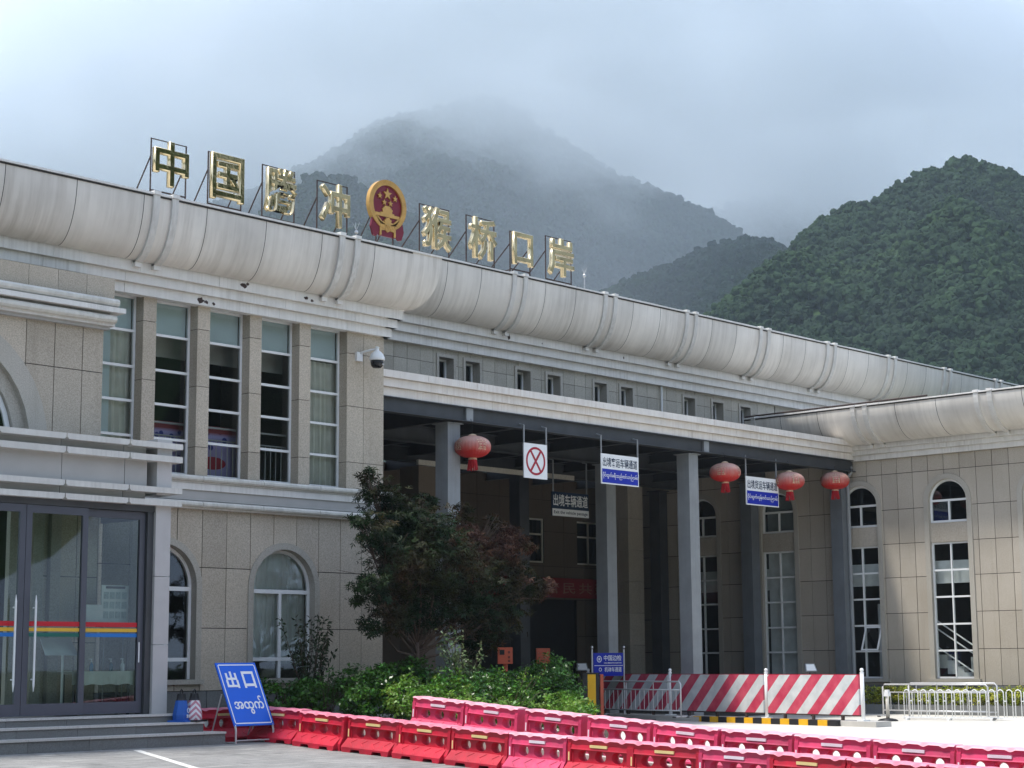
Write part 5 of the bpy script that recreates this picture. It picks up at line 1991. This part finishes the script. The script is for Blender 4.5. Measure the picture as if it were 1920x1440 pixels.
# ---------------------------------------------------------------- striped fence along the lane
def stripe_mat():
    m, nt, b = new_mat('red_white_diagonal_stripes')
    tc = nt.nodes.new('ShaderNodeTexCoord')
    sx = nt.nodes.new('ShaderNodeSeparateXYZ')
    nt.links.new(tc.outputs['Object'], sx.inputs[0])
    ad = nt.nodes.new('ShaderNodeMath')
    ad.operation = 'MULTIPLY_ADD'
    nt.links.new(sx.outputs['X'], ad.inputs[0])
    ad.inputs[1].default_value = -1.0
    nt.links.new(sx.outputs['Z'], ad.inputs[2])
    mo = nt.nodes.new('ShaderNodeMath')
    mo.operation = 'PINGPONG'
    nt.links.new(ad.outputs[0], mo.inputs[0])
    mo.inputs[1].default_value = 0.36
    n1 = tex_noise(nt, tc.outputs['Object'], 3.0, 4)
    red = mixc(nt, ramp(nt, n1, 0.35, 0.65), (0.50, 0.035, 0.085), (0.62, 0.09, 0.14))
    wht = mixc(nt, ramp(nt, n1, 0.35, 0.65), (0.52, 0.55, 0.56), (0.68, 0.70, 0.70))
    c = mixc(nt, ramp(nt, mo.outputs[0], 0.178, 0.182), red, wht)
    nt.links.new(c, b.inputs['Base Color'])
    b.inputs['Roughness'].default_value = 0.5
    return m


M['stripes'] = stripe_mat()
FP = [(35.65, 22.45), (36.27, 25.53), (36.98, 29.03), (37.67, 32.4)]
ISL = 0.12
_b = MB().prism([(35.3, 21.9), (35.95, 21.9), (38.3, 33.2), (37.3, 33.2)], lambda u, v: (u, v, -0.1), lambda u, v: (u, v, ISL))
struct(_b.build('traffic_island', M['concrete']))
LBF = ['red and white diagonally striped fence panel beside the white hoop railing', 'red and white striped fence panel between two white ball-topped posts', 'red and white striped fence panel behind the steel crowd barrier']
for i in range(3):
    (xa, ya), (xb, yb) = FP[i], FP[i + 1]
    L = sqrt((xb - xa) ** 2 + (yb - ya) ** 2)
    ang = math.atan2(ya - yb, xa - xb)
    t = thing('striped_fence', LBF[i], 'fence', (xb, yb, ISL), ang, group='striped fence panels')
    MB().box(0.08, L - 0.08, -0.03, 0.03, 0.13, 1.035).build('panel', M['stripes'], t)
    fr = MB().box(0.06, L - 0.06, -0.025, 0.025, 0.10, 0.13)
    fr.build('lower_rail', M['rust'], t)
    MB().box(0.06, L - 0.06, -0.025, 0.025, 1.036, 1.05).build('upper_rail', M['sign_red'], t)
    for k in range(3):
        x = L * (0.2 + 0.3 * k)
        MB().box(x - 0.03, x + 0.03, -0.03, 0.03, 0.0, 0.10).build('foot', M['rust'], t)
for i, ((x, y), lb) in enumerate(zip(FP, ('white ball-topped post ending the striped fence by the hoop railing', 'white ball-topped post between two striped fence panels in the open', 'white ball-topped post at the end of the steel crowd barrier',
                                          'white ball-topped post beside the black and yellow gate cabinet'))):
    t = thing('fence_post', lb, 'post', (x - 0.02, y - 0.02, ISL), group='white posts of the striped fence')
    MB().tube([(0, 0, 0.03), (0, 0, 1.08)], 0.046, 12).build('shaft', M['white'], t, True)
    MB().lathe([(0.05, 1.075), (0.055, 1.09), (0.028, 1.10), (0.042, 1.13), (0.046, 1.15), (0.037, 1.175), (0.01, 1.19)], 14).build('ball', M['white'], t, True)
    MB().box(-0.13, 0.13, -0.09, 0.09, 0, 0.03).build('base_plate', M['white'], t)
# yellow and black wheel-stop along the fence foot
t = thing('kerb_guard', 'yellow and black striped wheel stop along the foot of the striped fence', 'kerb guard', (35.75, 22.9, 0.0))
ang = math.atan2(FP[1][1] - FP[0][1], FP[1][0] - FP[0][0])
t.rotation_euler = (0, 0, ang)
for k in range(16):
    MB().box(0.31 * k, 0.305 + 0.31 * k, 0.26, 0.38, 0.0, 0.135).build('segment', M['yellow'] if k % 2 else M['black'], t)

# black and yellow gate cabinet
t = thing('gate_cabinet', 'black and yellow striped gate cabinet beside the clipped round bush', 'cabinet', (33.9, 29.1, 0.02), radians(-42))
MB().box(-0.20, 0.20, -0.18, 0.18, 0, 1.18).build('housing', M['black'], t)
MB().box(-0.085, 0.115, -0.186, -0.181, 0.02, 1.17).build('yellow_band', M['yellow'], t)
MB().box(-0.22, 0.22, -0.2, 0.2, 1.182, 1.21).build('lid', M['black'], t)
MB().box(0.23, 0.31, -0.16, 0.0, 0, 1.17).build('boom_post', M['cabinet'], t)

# blue border notice on two steel posts
t = thing('border_notice', 'small blue notice with white emblem and characters between two ball-topped steel posts', 'sign', (36.5, 30.7, 0.10), radians(-8))
MB().box(-0.52, 0.52, -0.02, 0.02, 1.02, 1.62).build('board', M['sign_navy'], t)
for x in (-0.56, 0.56):
    MB().tube([(x, 0, 0), (x, 0, 1.72)], 0.025, 8).build('post', M['chrome_dull'], t)
    MB().lathe([(0.004, 1.71), (0.04, 1.74), (0.045, 1.765), (0.03, 1.80), (0.004, 1.81)], 12, (x, 0, 0)).build('ball', M['chrome'], t, True)
MB().box(-0.5, 0.5, -0.024, -0.021, 1.285, 1.3).build('white_line', M['sign_white'], t)
for (s, w, h, x, z) in (('中国边检', 0.62, 0.15, 0.14, 1.49), ('CHINA IMMIGRATION INSPECTION', 0.62, 0.035, 0.14, 1.36), ('机动车通道', 0.6, 0.13, 0.15, 1.19)):
    me = fit_text(s, w, h, depth=0.001, bold=0.01)
    me.transform(Matrix.Translation((x, -0.024, z)))
    obj('lettering', me, M['sign_white'], t)
ring(MB(), -0.33, 1.46, 0.065, 0.085, -0.022, -0.026, 20).build('badge', M['sign_white'], t)
poly_prism(star(-0.33, 1.46, 0.05), -0.021, -0.025).build('badge_star', M['sign_white'], t)
ring(MB(), -0.3, 1.19, 0.035, 0.05, -0.022, -0.026, 16).build('badge', M['sign_white'], t)

# two card readers on posts in the shade
for (x, y, lb) in ((32.35, 30.5, 'orange red card reader box with dials on a striped post'), (35.95, 32.5, 'plain orange red card reader box behind the clipped round bush')):
    t = thing('card_reader', lb, 'card reader', (x, y, 0), radians(-43))
    MB().box(-0.19, 0.17, -0.16, 0.16, 1.46, 1.86).build('housing', M['cabinet'], t)
    MB().tube([(0, 0, 0.9), (0, 0, 1.46)], 0.06, 8).build('post', M['cabinet'], t)
    MB().box(-0.13, 0.13, -0.13, 0.13, 0.0, 0.9).build('pedestal', M['yellow'], t)
    if x < 34:
        MB().box(-0.15, -0.03, -0.166, -0.161, 1.68, 1.80).build('screen', M['black'], t)
        for z in (1.53, 1.62, 1.74):
            ring(MB(), 0.08, z, 0.012, 0.028, -0.161, -0.167, 12).build('dial', M['black'], t)
    else:
        for z in (1.58, 1.75):
            MB().box(0.171, 0.178, -0.05, -0.02, z, z + 0.03).build('latch', M['black'], t)

# floodlights behind the fence
for (x, y, z, lb) in ((38.0, 32.9, 1.24, 'small white floodlight on a bracket above the gate cabinet'), (41.3, 27.6, 1.18, 'small grey floodlight peeping over the striped fence')):
    t = thing('floodlight', lb, 'floodlight', (x, y, z), radians(-30))
    MB().hexa([(-0.17, -0.06, 0.02), (0.17, -0.06, 0.02), (0.17, 0.0, 0.0), (-0.17, 0.0, 0.0), (-0.14, 0.04, 0.22), (0.14, 0.04, 0.22), (0.14, 0.1, 0.2), (-0.14, 0.1, 0.2)]).build('head', M['steel_grey'], t)
    MB().hexa([(-0.14, -0.056, 0.035), (0.14, -0.056, 0.035), (0.14, -0.05, 0.035), (-0.14, -0.05, 0.035), (-0.115, 0.028, 0.2), (0.115, 0.028, 0.2), (0.115, 0.034, 0.2), (-0.115, 0.034, 0.2)]).build('glass', M['sign_white'], t)
    MB().tube([(0, 0.05, 0.02), (0, 0.05, -z)], 0.02, 6).build('post', M['steel_dark'], t)


# ---------------------------------------------------------------- steel crowd barriers
def crowd_barrier(label, loc, rot, L, H, bars, wheels=False):
    t = thing('crowd_barrier', label, 'crowd barrier', loc, rot, group='steel crowd barriers')
    r = 0.022
    f = MB().tube([(0, 0, 0.05), (0, 0, H - 0.06), (0.06, 0, H), (L - 0.06, 0, H), (L, 0, H - 0.06), (L, 0, 0.05)], r, 8)
    f.tube([(0, 0, 0.2), (L, 0, 0.2)], 0.016, 6)
    f.tube([(0, 0, H - 0.2), (L, 0, H - 0.2)], 0.016, 6)
    f.build('frame', M['chrome_dull'], t, True)
    for k in range(bars):
        x = L * (k + 1) / (bars + 1)
        MB().tube([(x, 0, 0.2), (x, 0, H - 0.2)], 0.009, 5).build('bar', M['chrome_dull'], t)
    for x in (L * 0.33, L * 0.67):
        MB().tube([(x, 0, H - 0.2), (x, 0, H)], 0.012, 5).build('strut', M['chrome_dull'], t)
    for x in (0.0, L):
        MB().tube([(x, -0.22, 0.06), (x, 0.22, 0.06)], 0.018, 6).build('foot', M['chrome_dull'], t)
        for y in (-0.22, 0.22):
            MB().lathe([(0.045, -0.015), (0.05, 0.0), (0.045, 0.015)], 12, (x, y, 0.05)).build('castor', M['black'], t)
    return t


crowd_barrier('steel crowd barrier standing against the striped fence', (35.6, 30.2, 0.10), math.atan2(-3.3, -0.55), 3.0, 0.90, 17)
crowd_barrier('steel crowd barrier standing behind the white hoop railing', (41.0, 25.2, 0.0), math.atan2(-3.4, 0.0), 3.0, 0.86, 12)
crowd_barrier('taller steel crowd barrier on castors beside the belt post', (40.35, 24.05, 0.0), math.atan2(-2.9, 0.25), 2.35, 0.90, 2)

# white hoop railing
t = thing('hoop_railing', 'low white railing of linked hoops before the yellow hedge', 'railing', (40.0, 23.9, 0.0), math.atan2(-3.0, 0.62))
for k in range(20):
    x = 0.215 * k
    pts = [(x - 0.075, 0, 0.08), (x - 0.075, 0, 0.66)] + [(x - 0.075 * cos(pi * j / 8), 0, 0.66 + 0.085 * sin(pi * j / 8)) for j in range(1, 8)] + [(x + 0.075, 0, 0.66), (x + 0.075, 0, 0.08)]
    MB().tube(pts, 0.013, 6).build('hoop', M['white'], t, True)
    if k < 19:
        MB().box(x + 0.082, x + 0.133, -0.012, 0.012, 0.46, 0.485).build('link', M['white'], t)
MB().box(-0.12, 0.215 * 19 + 0.12, -0.02, 0.02, 0.05, 0.085).build('bottom_rail', M['white'], t)
for k in (0, 5, 10, 15, 19):
    MB().box(0.215 * k - 0.03, 0.215 * k + 0.03, -0.12, 0.12, 0.0, 0.05).build('foot', M['white'], t)

# belt post on a round black base
t = thing('belt_post', 'white belt post on a round black rubber base beside the hoop railing', 'post', (39.0, 23.85, 0.0))
MB().lathe([(0.24, 0.0), (0.25, 0.02), (0.2, 0.05), (0.08, 0.07)], 20).build('base', M['black'], t, True)
MB().tube([(0, 0, 0.07), (0, 0, 0.68)], 0.045, 10).build('shaft', M['cream'], t, True)
MB().box(-0.06, 0.06, -0.06, 0.06, 0.60, 0.70).build('head', M['white'], t)
MB().box(-0.045, 0.045, -0.045, 0.045, 0.702, 0.76).build('cap', M['white'], t)


# ================================================================ PLANTING
import numpy as np
RNG = np.random.default_rng(11)


def leaf_mesh(name, pts, nrm, size, shape='oval', jitter=0.35, aspect=0.5):
    """one small leaf per point; nrm steers which way the leaves face"""
    n = len(pts)
    d = nrm + RNG.normal(0, jitter, (n, 3))
    d /= np.linalg.norm(d, axis=1)[:, None] + 1e-9
    r = RNG.normal(0, 1, (n, 3))
    u = np.cross(d, r)
    u /= np.linalg.norm(u, axis=1)[:, None] + 1e-9
    v = np.cross(d, u)
    s = size * RNG.uniform(0.6, 1.35, n)[:, None]
    angs = [0.0] if shape == 'oval' else [-0.95, 0.0, 0.95]
    V, F, off = [], [], 0
    for a in angs:
        k = 1.0 if a == 0 else 0.82
        uu = np.cos(a) * u + np.sin(a) * v
        vv = -np.sin(a) * u + np.cos(a) * v
        asp = aspect if shape == 'oval' else 0.24
        p0 = pts
        p1 = pts + s * k * (0.5 * uu + asp * 0.5 * vv) + d * s * 0.06
        p2 = pts + s * k * uu - d * s * 0.10
        p3 = pts + s * k * (0.5 * uu - asp * 0.5 * vv) + d * s * 0.06
        V.append(np.stack([p0, p1, p2, p3], 1).reshape(-1, 3))
        F.append((np.arange(n * 4).reshape(n, 4) + off))
        off += n * 4
    V = np.concatenate(V)
    F = np.concatenate(F)
    if shape != 'oval':       # weld the lobes of one leaf into one piece through the shared stalk vertex
        F = F.reshape(len(angs), n, 4)
        F[:, :, 0] = F[0:1, :, 0]
        F = F.reshape(-1, 4)
    me = bpy.data.meshes.new(name)
    me.vertices.add(len(V))
    me.vertices.foreach_set('co', V.ravel())
    me.loops.add(F.size)
    me.loops.foreach_set('vertex_index', F.ravel().astype(np.int32))
    me.polygons.add(len(F))
    me.polygons.foreach_set('loop_start', np.arange(0, F.size, 4, dtype=np.int32))
    me.polygons.foreach_set('loop_total', np.full(len(F), 4, dtype=np.int32))
    me.update(calc_edges=True)
    me.validate()
    return me


def blob_points(c, r, n, shell=0.55, squash=0.8, spray=0.95):
    """points through a lumpy crown: most near the outside, gathered in sprays"""
    c = np.array(c, float)
    m = max(6, n // 14)
    dirs = RNG.normal(0, 1, (m, 3))
    dirs /= np.linalg.norm(dirs, axis=1)[:, None]
    rad = r * (shell + (1 - shell) * RNG.uniform(0, 1, m) ** 0.6) * RNG.uniform(0.8, 1.22, m)
    cen = dirs * rad[:, None]
    cen[:, 2] *= squash
    idx = RNG.integers(0, m, n)
    sp = RNG.normal(0, 1, (n, 3)) * np.array([0.13, 0.13, 0.05]) * max(0.35, r) * spray
    p = cen[idx] + sp
    nr = dirs[idx] * 0.45 + np.array([0, 0, 0.75])
    return p + c, nr


def cat_points(lst):
    return np.concatenate([a for a, _ in lst]), np.concatenate([b for _, b in lst])


M['maple_leaf'] = leaf_mat('maple_leaves', [(0.007, 0.020, 0.007), (0.013, 0.031, 0.009), (0.04, 0.034, 0.012), (0.095, 0.042, 0.028)], 0.7, 0.55, 0.25, 0.6, xgrad=0.03, spec=0.18)
M['shrub_leaf'] = leaf_mat('shrub_leaves', [(0.028, 0.08, 0.010), (0.055, 0.15, 0.015), (0.10, 0.21, 0.024)], 1.6, 0.33, 0.25, 0.5)
M['bright_leaf'] = leaf_mat('bright_shrub_leaves', [(0.06, 0.15, 0.018), (0.13, 0.26, 0.03), (0.22, 0.33, 0.05)], 2.2, 0.35, 0.3, 0.45)
M['pale_leaf'] = leaf_mat('pale_edged_leaves', [(0.05, 0.10, 0.03), (0.14, 0.20, 0.08), (0.34, 0.38, 0.20)], 5.0, 0.3, 0.25, 0.5)
M['olive_leaf'] = leaf_mat('olive_leaves', [(0.028, 0.045, 0.020), (0.05, 0.07, 0.028)], 2.0, 0.4, 0.25, 0.4)
M['yellow_leaf'] = leaf_mat('yellow_hedge_leaves', [(0.14, 0.22, 0.02), (0.32, 0.36, 0.035), (0.50, 0.46, 0.06)], 2.4, 0.45, 0.3, 0.4)

# planting bed
bed = thing('planting_bed', 'raised bed of dark soil behind the water barriers', 'planting bed', (25, 25, 0.3), worldspace=True)
poly = [(21.7, 28.0), (21.7, 26.6), (22.5, 23.0), (22.55, 20.2), (24.2, 20.2), (31.2, 26.6), (31.2, 28.15)]
MB().prism(poly, lambda u, v: (u, v, -0.1), lambda u, v: (u, v, gB(22, v) + 0.07 - 0.02 * (u - 22))).build('soil', M['soil'], bed)
for (a, c) in zip(poly, poly[1:]):
    d = Vector((c[0] - a[0], c[1] - a[1], 0)).normalized()
    nrm_ = Vector((-d.y, d.x, 0)) * -0.06
    za, zc = gB(22, a[1]) + 0.10 - 0.02 * (a[0] - 22), gB(22, c[1]) + 0.10 - 0.02 * (c[0] - 22)
    MB().hexa([(a[0], a[1], -0.1), (c[0], c[1], -0.1), (c[0] + nrm_.x, c[1] + nrm_.y, -0.1), (a[0] + nrm_.x, a[1] + nrm_.y, -0.1),
               (a[0], a[1], za), (c[0], c[1], zc), (c[0] + nrm_.x, c[1] + nrm_.y, zc), (a[0] + nrm_.x, a[1] + nrm_.y, za)]).build('edging', M['concrete'], bed)

# Japanese maple
TX, TY, TZ = 25.0, 25.95, 0.40
maple = thing('maple_tree', 'dark maple tree with green and bronze leaves in front of the canopy column', 'tree', (TX, TY, TZ))
BL = [(24.01, 26.2, 4.83, 0.4), (24.47, 26, 4.42, 0.64), (23.46, 25.6, 3.98, 0.46), (24.94, 25.8, 4.06, 0.75), (25.34, 25.6, 3.54, 0.85), (24.41, 25.7, 3.4, 0.79), (23.19, 25.3, 2.84, 0.43),
      (24.03, 25.6, 2.46, 0.52), (25.43, 26, 2.7, 0.75), (26.71, 26.2, 3.17, 0.72), (27.95, 26.6, 4.02, 0.48), (28.86, 26.9, 4.19, 0.38), (27.98, 26.4, 3.44, 0.57), (28.95, 26.6, 3.13, 0.41),
      (29.43, 26.8, 3.03, 0.33), (27.91, 26.5, 2.65, 0.63), (27.23, 26.4, 2.19, 0.62), (26.65, 26.6, 4.07, 0.67), (26.5, 26.2, 2.5, 0.5), (23.85, 26.2, 5.2, 0.22), (23.05, 25.6, 4.2, 0.22), (22.95, 25.2, 3.0, 0.22), (29.2, 27.0, 4.0, 0.25), (29.75, 26.8, 3.15, 0.22), (25.7, 26.4, 4.75, 0.25), (26.9, 26.6, 4.65, 0.22), (28.3, 26.9, 4.5, 0.22), (23.2, 25.4, 2.2, 0.25)]
pl = []
for (x, y, z, r) in BL:
    pl.append(blob_points((x - TX, y - TY, z - TZ), r, int(980 * (r / 0.6) ** 1.9), 0.3, 0.85))
pts, nr = cat_points(pl)
obj('crown', leaf_mesh('crown', pts, nr, 0.115, 'maple', 0.6), M['maple_leaf'], maple)
tr = MB()
tr.tube([(0, 0, 0), (0.02, 0.02, 0.6), (-0.04, 0.0, 1.15), (0.0, 0.05, 1.5)], [0.085, 0.07, 0.06, 0.055], 8)
for (x, y, z, r) in BL:
    e = Vector((x - TX, y - TY, z - TZ))
    s = Vector((0.0, 0.04, random.uniform(1.15, 1.5)))
    k1 = s.lerp(e, 0.4) + Vector((random.uniform(-.1, .1), random.uniform(-.1, .1), -0.12))
    tr.tube([s, k1, s.lerp(e, 0.75) + Vector((0, 0, 0.04)), e], [0.028, 0.02, 0.012, 0.005], 6)
    for q in range(7):
        a = e + Vector((random.gauss(0, r * .55), random.gauss(0, r * .55), random.gauss(0, r * .4)))
        tr.tube([s.lerp(e, 0.7), s.lerp(e, 0.7).lerp(a, 0.6) + Vector((0, 0, 0.05)), a], [0.012, 0.008, 0.003], 4)
tr.build('trunk', M['bark'], maple, True)


def shrub(label, loc, blobs, leaf, mat, size, dens=900, shape='oval', group=None, name='shrub', asp=0.5, stems=7, shell=0.45):
    t = thing(name, label, 'shrub', loc, group=group)
    pl = [blob_points(b[:3], b[3], int(dens * (b[3] / 0.4) ** 1.9), shell, b[4] if len(b) > 4 else 0.85) for b in blobs]
    pts, nr = cat_points(pl)
    keep = pts[:, 2] > 0.0
    obj('foliage', leaf_mesh('foliage', pts[keep], nr[keep], size, shape, 0.6, asp), M[mat], t)
    st = MB()
    for k in range(stems):
        b = blobs[k % len(blobs)]
        e = Vector((b[0] + random.gauss(0, b[3] * 0.4), b[1] + random.gauss(0, b[3] * 0.4), b[2] + b[3] * 0.5))
        st.tube([(random.uniform(-.12, .12), random.uniform(-.12, .12), 0), e * 0.55 + Vector((random.gauss(0, .05), random.gauss(0, .05), 0)), e], [0.016, 0.011, 0.004], 5)
    st.build('stem', M['bark'], t)
    return t


def gz(x, y):
    return gB(22, y) + 0.06 - 0.02 * (x - 22)


def pos(x, y):
    return (x, y, gz(x, y))


shrub('glossy green shrub spilling over the barrier behind the blue exit sign', pos(22.15, 26.7), [(0, 0, 0.35, 0.42), (0.45, -0.3, 0.42, 0.45), (0.1, 0.5, 0.4, 0.4), (0.8, 0.2, 0.5, 0.4)], None, 'shrub_leaf', 0.085)
shrub('bushy green shrub below the arched window', pos(23.0, 25.4), [(0, 0, 0.45, 0.55), (0.3, 0.5, 0.6, 0.5), (-0.35, -0.35, 0.35, 0.4), (0.2, -0.3, 0.72, 0.3)], None, 'shrub_leaf', 0.085)
shrub('taller dark green shrub under the maple trunk', pos(24.3, 25.6), [(0, 0, 0.55, 0.6), (0.45, 0.1, 0.85, 0.42), (-0.35, 0.1, 0.8, 0.38), (0.35, -0.5, 0.45, 0.45)], None, 'shrub_leaf', 0.09)
shrub('yellow-green shrub at the corner of the raised barrier row', pos(22.95, 23.7), [(0, 0, 0.36, 0.42), (0.1, 0.55, 0.5, 0.42), (0.5, -0.25, 0.45, 0.42)], None, 'bright_leaf', 0.08)
shrub('glossy green shrub behind the first raised barriers', pos(24.3, 23.6), [(0, 0, 0.45, 0.5), (0.6, 0.3, 0.6, 0.45), (-0.3, 0.5, 0.65, 0.42), (0.5, -0.45, 0.4, 0.4)], None, 'shrub_leaf', 0.085)
shrub('leafy green shrub before the orange card reader', pos(26.2, 25.0), [(0, 0, 0.5, 0.5), (0.5, 0.1, 0.7, 0.4), (-0.4, -0.2, 0.45, 0.42), (0.1, 0.45, 0.85, 0.3)], None, 'shrub_leaf', 0.085)
shrub('clipped round green bush beside the gate cabinet', pos(28.5, 25.65), [(0, 0, 0.62, 0.66, 0.95), (0.25, 0.1, 0.55, 0.5), (-0.3, -0.1, 0.5, 0.5)], None, 'shrub_leaf', 0.07, 1500, shell=0.7)
shrub('low bright green shrub edging the bed behind the raised barriers', pos(23.3, 21.9), [(0, 0, 0.25, 0.36), (0.5, 0.5, 0.3, 0.36), (-0.1, 0.7, 0.35, 0.36), (0.25, -0.5, 0.2, 0.32)], None, 'bright_leaf', 0.075, 1000)
shrub('low bright green shrub at the pointed end of the bed', pos(24.0, 20.85), [(0, 0, 0.26, 0.33), (0.45, 0.45, 0.28, 0.34), (0.9, 0.85, 0.26, 0.34), (-0.45, -0.1, 0.22, 0.3)], None, 'bright_leaf', 0.075, 1000)
shrub('low bright green shrub under the clipped round bush', pos(26.2, 22.9), [(0, 0, 0.25, 0.36), (-0.5, -0.5, 0.25, 0.34), (0.6, 0.6, 0.28, 0.36), (0.1, 0.5, 0.4, 0.34)], None, 'bright_leaf', 0.075, 1000)


# loose upright shrubs with leaves along the twigs
def wand_shrub(label, loc, stems, h, spread, mat, size, n_leaf, seed, asp=0.42):
    rr = random.Random(seed)
    t = thing('wand_shrub', label, 'shrub', loc)
    st = MB()
    P_, N_ = [], []
    for k in range(stems):
        a = rr.uniform(0, 2 * pi)
        hh = h * rr.uniform(0.55, 1.0)
        sp = spread * rr.uniform(0.2, 1.0)
        p0 = Vector((rr.uniform(-.08, .08), rr.uniform(-.08, .08), 0))
        p3 = Vector((sp * cos(a), sp * sin(a), hh))
        p1 = p0.lerp(p3, 0.4) + Vector((rr.uniform(-.06, .06), rr.uniform(-.06, .06), 0.1))
        p2 = p0.lerp(p3, 0.75) + Vector((rr.uniform(-.05, .05), rr.uniform(-.05, .05), 0.08))
        st.tube([p0, p1, p2, p3], [0.012, 0.009, 0.006, 0.002], 5)
        for j in range(n_leaf):
            q = 0.25 + 0.75 * j / n_leaf
            c = (p1.lerp(p2, (q - .25) / .4) if q < .65 else p2.lerp(p3, (q - .65) / .35))
            P_.append((c.x + rr.gauss(0, .025), c.y + rr.gauss(0, .025), c.z + rr.gauss(0, .02)))
            N_.append((rr.gauss(0, .6), rr.gauss(0, .6), 0.6))
    obj('foliage', leaf_mesh('foliage', np.array(P_), np.array(N_), size, 'oval', 0.5, asp), M[mat], t)
    st.build('stem', M['bark'], t)
    return t


wand_shrub('loose olive shrub with upright twigs in front of the arched window', pos(23.1, 27.0), 26, 2.1, 0.75, 'olive_leaf', 0.10, 34, 4)
wand_shrub('pale-leaved upright shrub shining in front of the maple', pos(24.75, 24.45), 24, 1.85, 0.65, 'pale_leaf', 0.085, 30, 9, 0.5)
wand_shrub('thin young shrub rising out of the bushes before the block corner', pos(24.2, 26.6), 9, 1.15, 0.3, 'bright_leaf', 0.08, 22, 12)
wand_shrub('sparse leafy shoots standing above the bright shrubs by the bed point', pos(25.3, 23.6), 14, 1.05, 0.7, 'bright_leaf', 0.08, 20, 15)

wand_shrub('upright green shoots growing out of the shrubs beside the exit sign', pos(22.6, 26.0), 16, 1.0, 0.75, 'shrub_leaf', 0.085, 18, 21)
wand_shrub('bright upright shoots in the shrubs below the maple crown', pos(23.9, 24.6), 18, 1.1, 0.8, 'bright_leaf', 0.085, 18, 22)
wand_shrub('bright shoots along the edge of the bed by the second raised barrier', pos(23.4, 21.9), 18, 0.75, 0.7, 'bright_leaf', 0.075, 16, 23)
# yellow hedge in a stone planter under the wing windows
t = thing('planter_hedge', 'yellow-green clipped hedge in a dark stone planter under the wing windows', 'hedge', (44.5, 23.2, 0.0))
for k in range(8):
    y0 = -4.6 + 1.15 * k
    MB().box(-0.62, -0.5, y0, y0 + 1.14, -0.05, 0.26).build('planter_stone', M['plinth'], t)
MB().box(-0.5, 0.85, -4.6, 4.6, -0.05, 0.2).build('soil', M['soil'], t)
pl = []
for k in range(30):
    y0 = -4.45 + 0.31 * k
    pl.append(blob_points((-0.2 + random.uniform(-.06, .06), y0, 0.50 + random.uniform(-.03, .04)), 0.28, 430, 0.6, 0.9))
    pl.append(blob_points((0.25, y0 + 0.1, 0.5), 0.26, 160, 0.6, 0.9))
pts, nr = cat_points(pl)
obj('foliage', leaf_mesh('foliage', pts, nr, 0.075, 'oval', 0.6), M['yellow_leaf'], t)


# ================================================================ AIR
def volume_box(name, x0, x1, y0, y1, z0, z1, density, col=(0.74, 0.88, 1.0), aniso=0.1):
    b = MB().box(x0, x1, y0, y1, z0, z1)
    m, nt, p = new_mat(name)
    nt.nodes.remove(p)
    out = nt.nodes.get('Material Output')
    v = nt.nodes.new('ShaderNodeVolumePrincipled')
    v.inputs['Color'].default_value = (*col, 1)
    v.inputs['Density'].default_value = density
    v.inputs['Anisotropy'].default_value = aniso
    nt.links.new(v.outputs[0], out.inputs['Volume'])
    o = b.build(name, m)
    o['kind'] = 'stuff'
    return o, nt, v, m


HAZE, _nt, _v, _hm = volume_box('haze', -950, 2650, -950, 2450, -3.3, 470, 0.00015)
HAZE['label'] = 'pale blue haze filling the valley air'
HAZE['category'] = 'haze'


def mist_bank(name, x0, x1, y0, y1, z0, z1, zlo, zhi, dens, scale, cut, seed, label):
    o, nt, v, m = volume_box(name, x0, x1, y0, y1, z0, z1, 0.0, (0.95, 0.98, 1.0), 0.0)
    geo = nt.nodes.new('ShaderNodeNewGeometry')
    mp = nt.nodes.new('ShaderNodeMapping')
    mp.inputs['Location'].default_value = (seed * 1.7, seed * 0.9, seed)
    mp.inputs['Scale'].default_value = (scale, scale, scale * 1.7)
    nt.links.new(geo.outputs['Position'], mp.inputs['Vector'])
    n1 = tex_noise(nt, mp.outputs[0], 1.0, 5, 0.6)
    sx = nt.nodes.new('ShaderNodeSeparateXYZ')
    nt.links.new(geo.outputs['Position'], sx.inputs[0])
    g = ramp(nt, sx.outputs['Z'], zlo, zhi, -0.35, 0.35)
    add = nt.nodes.new('ShaderNodeMath')
    add.operation = 'ADD'
    nt.links.new(n1, add.inputs[0])
    nt.links.new(g, add.inputs[1])
    d = ramp(nt, add.outputs[0], cut, cut + 0.35, 0.0008, dens)
    nt.links.new(d, v.inputs['Density'])
    o['label'] = label
    o['category'] = 'mist'
    return o


mist_bank('mist', 520, 1480, 440, 1420, 10, 468, 222, 385, 0.019, 0.0085, 0.5, 3.0, 'low cloud hanging over the top of the tall mountain')
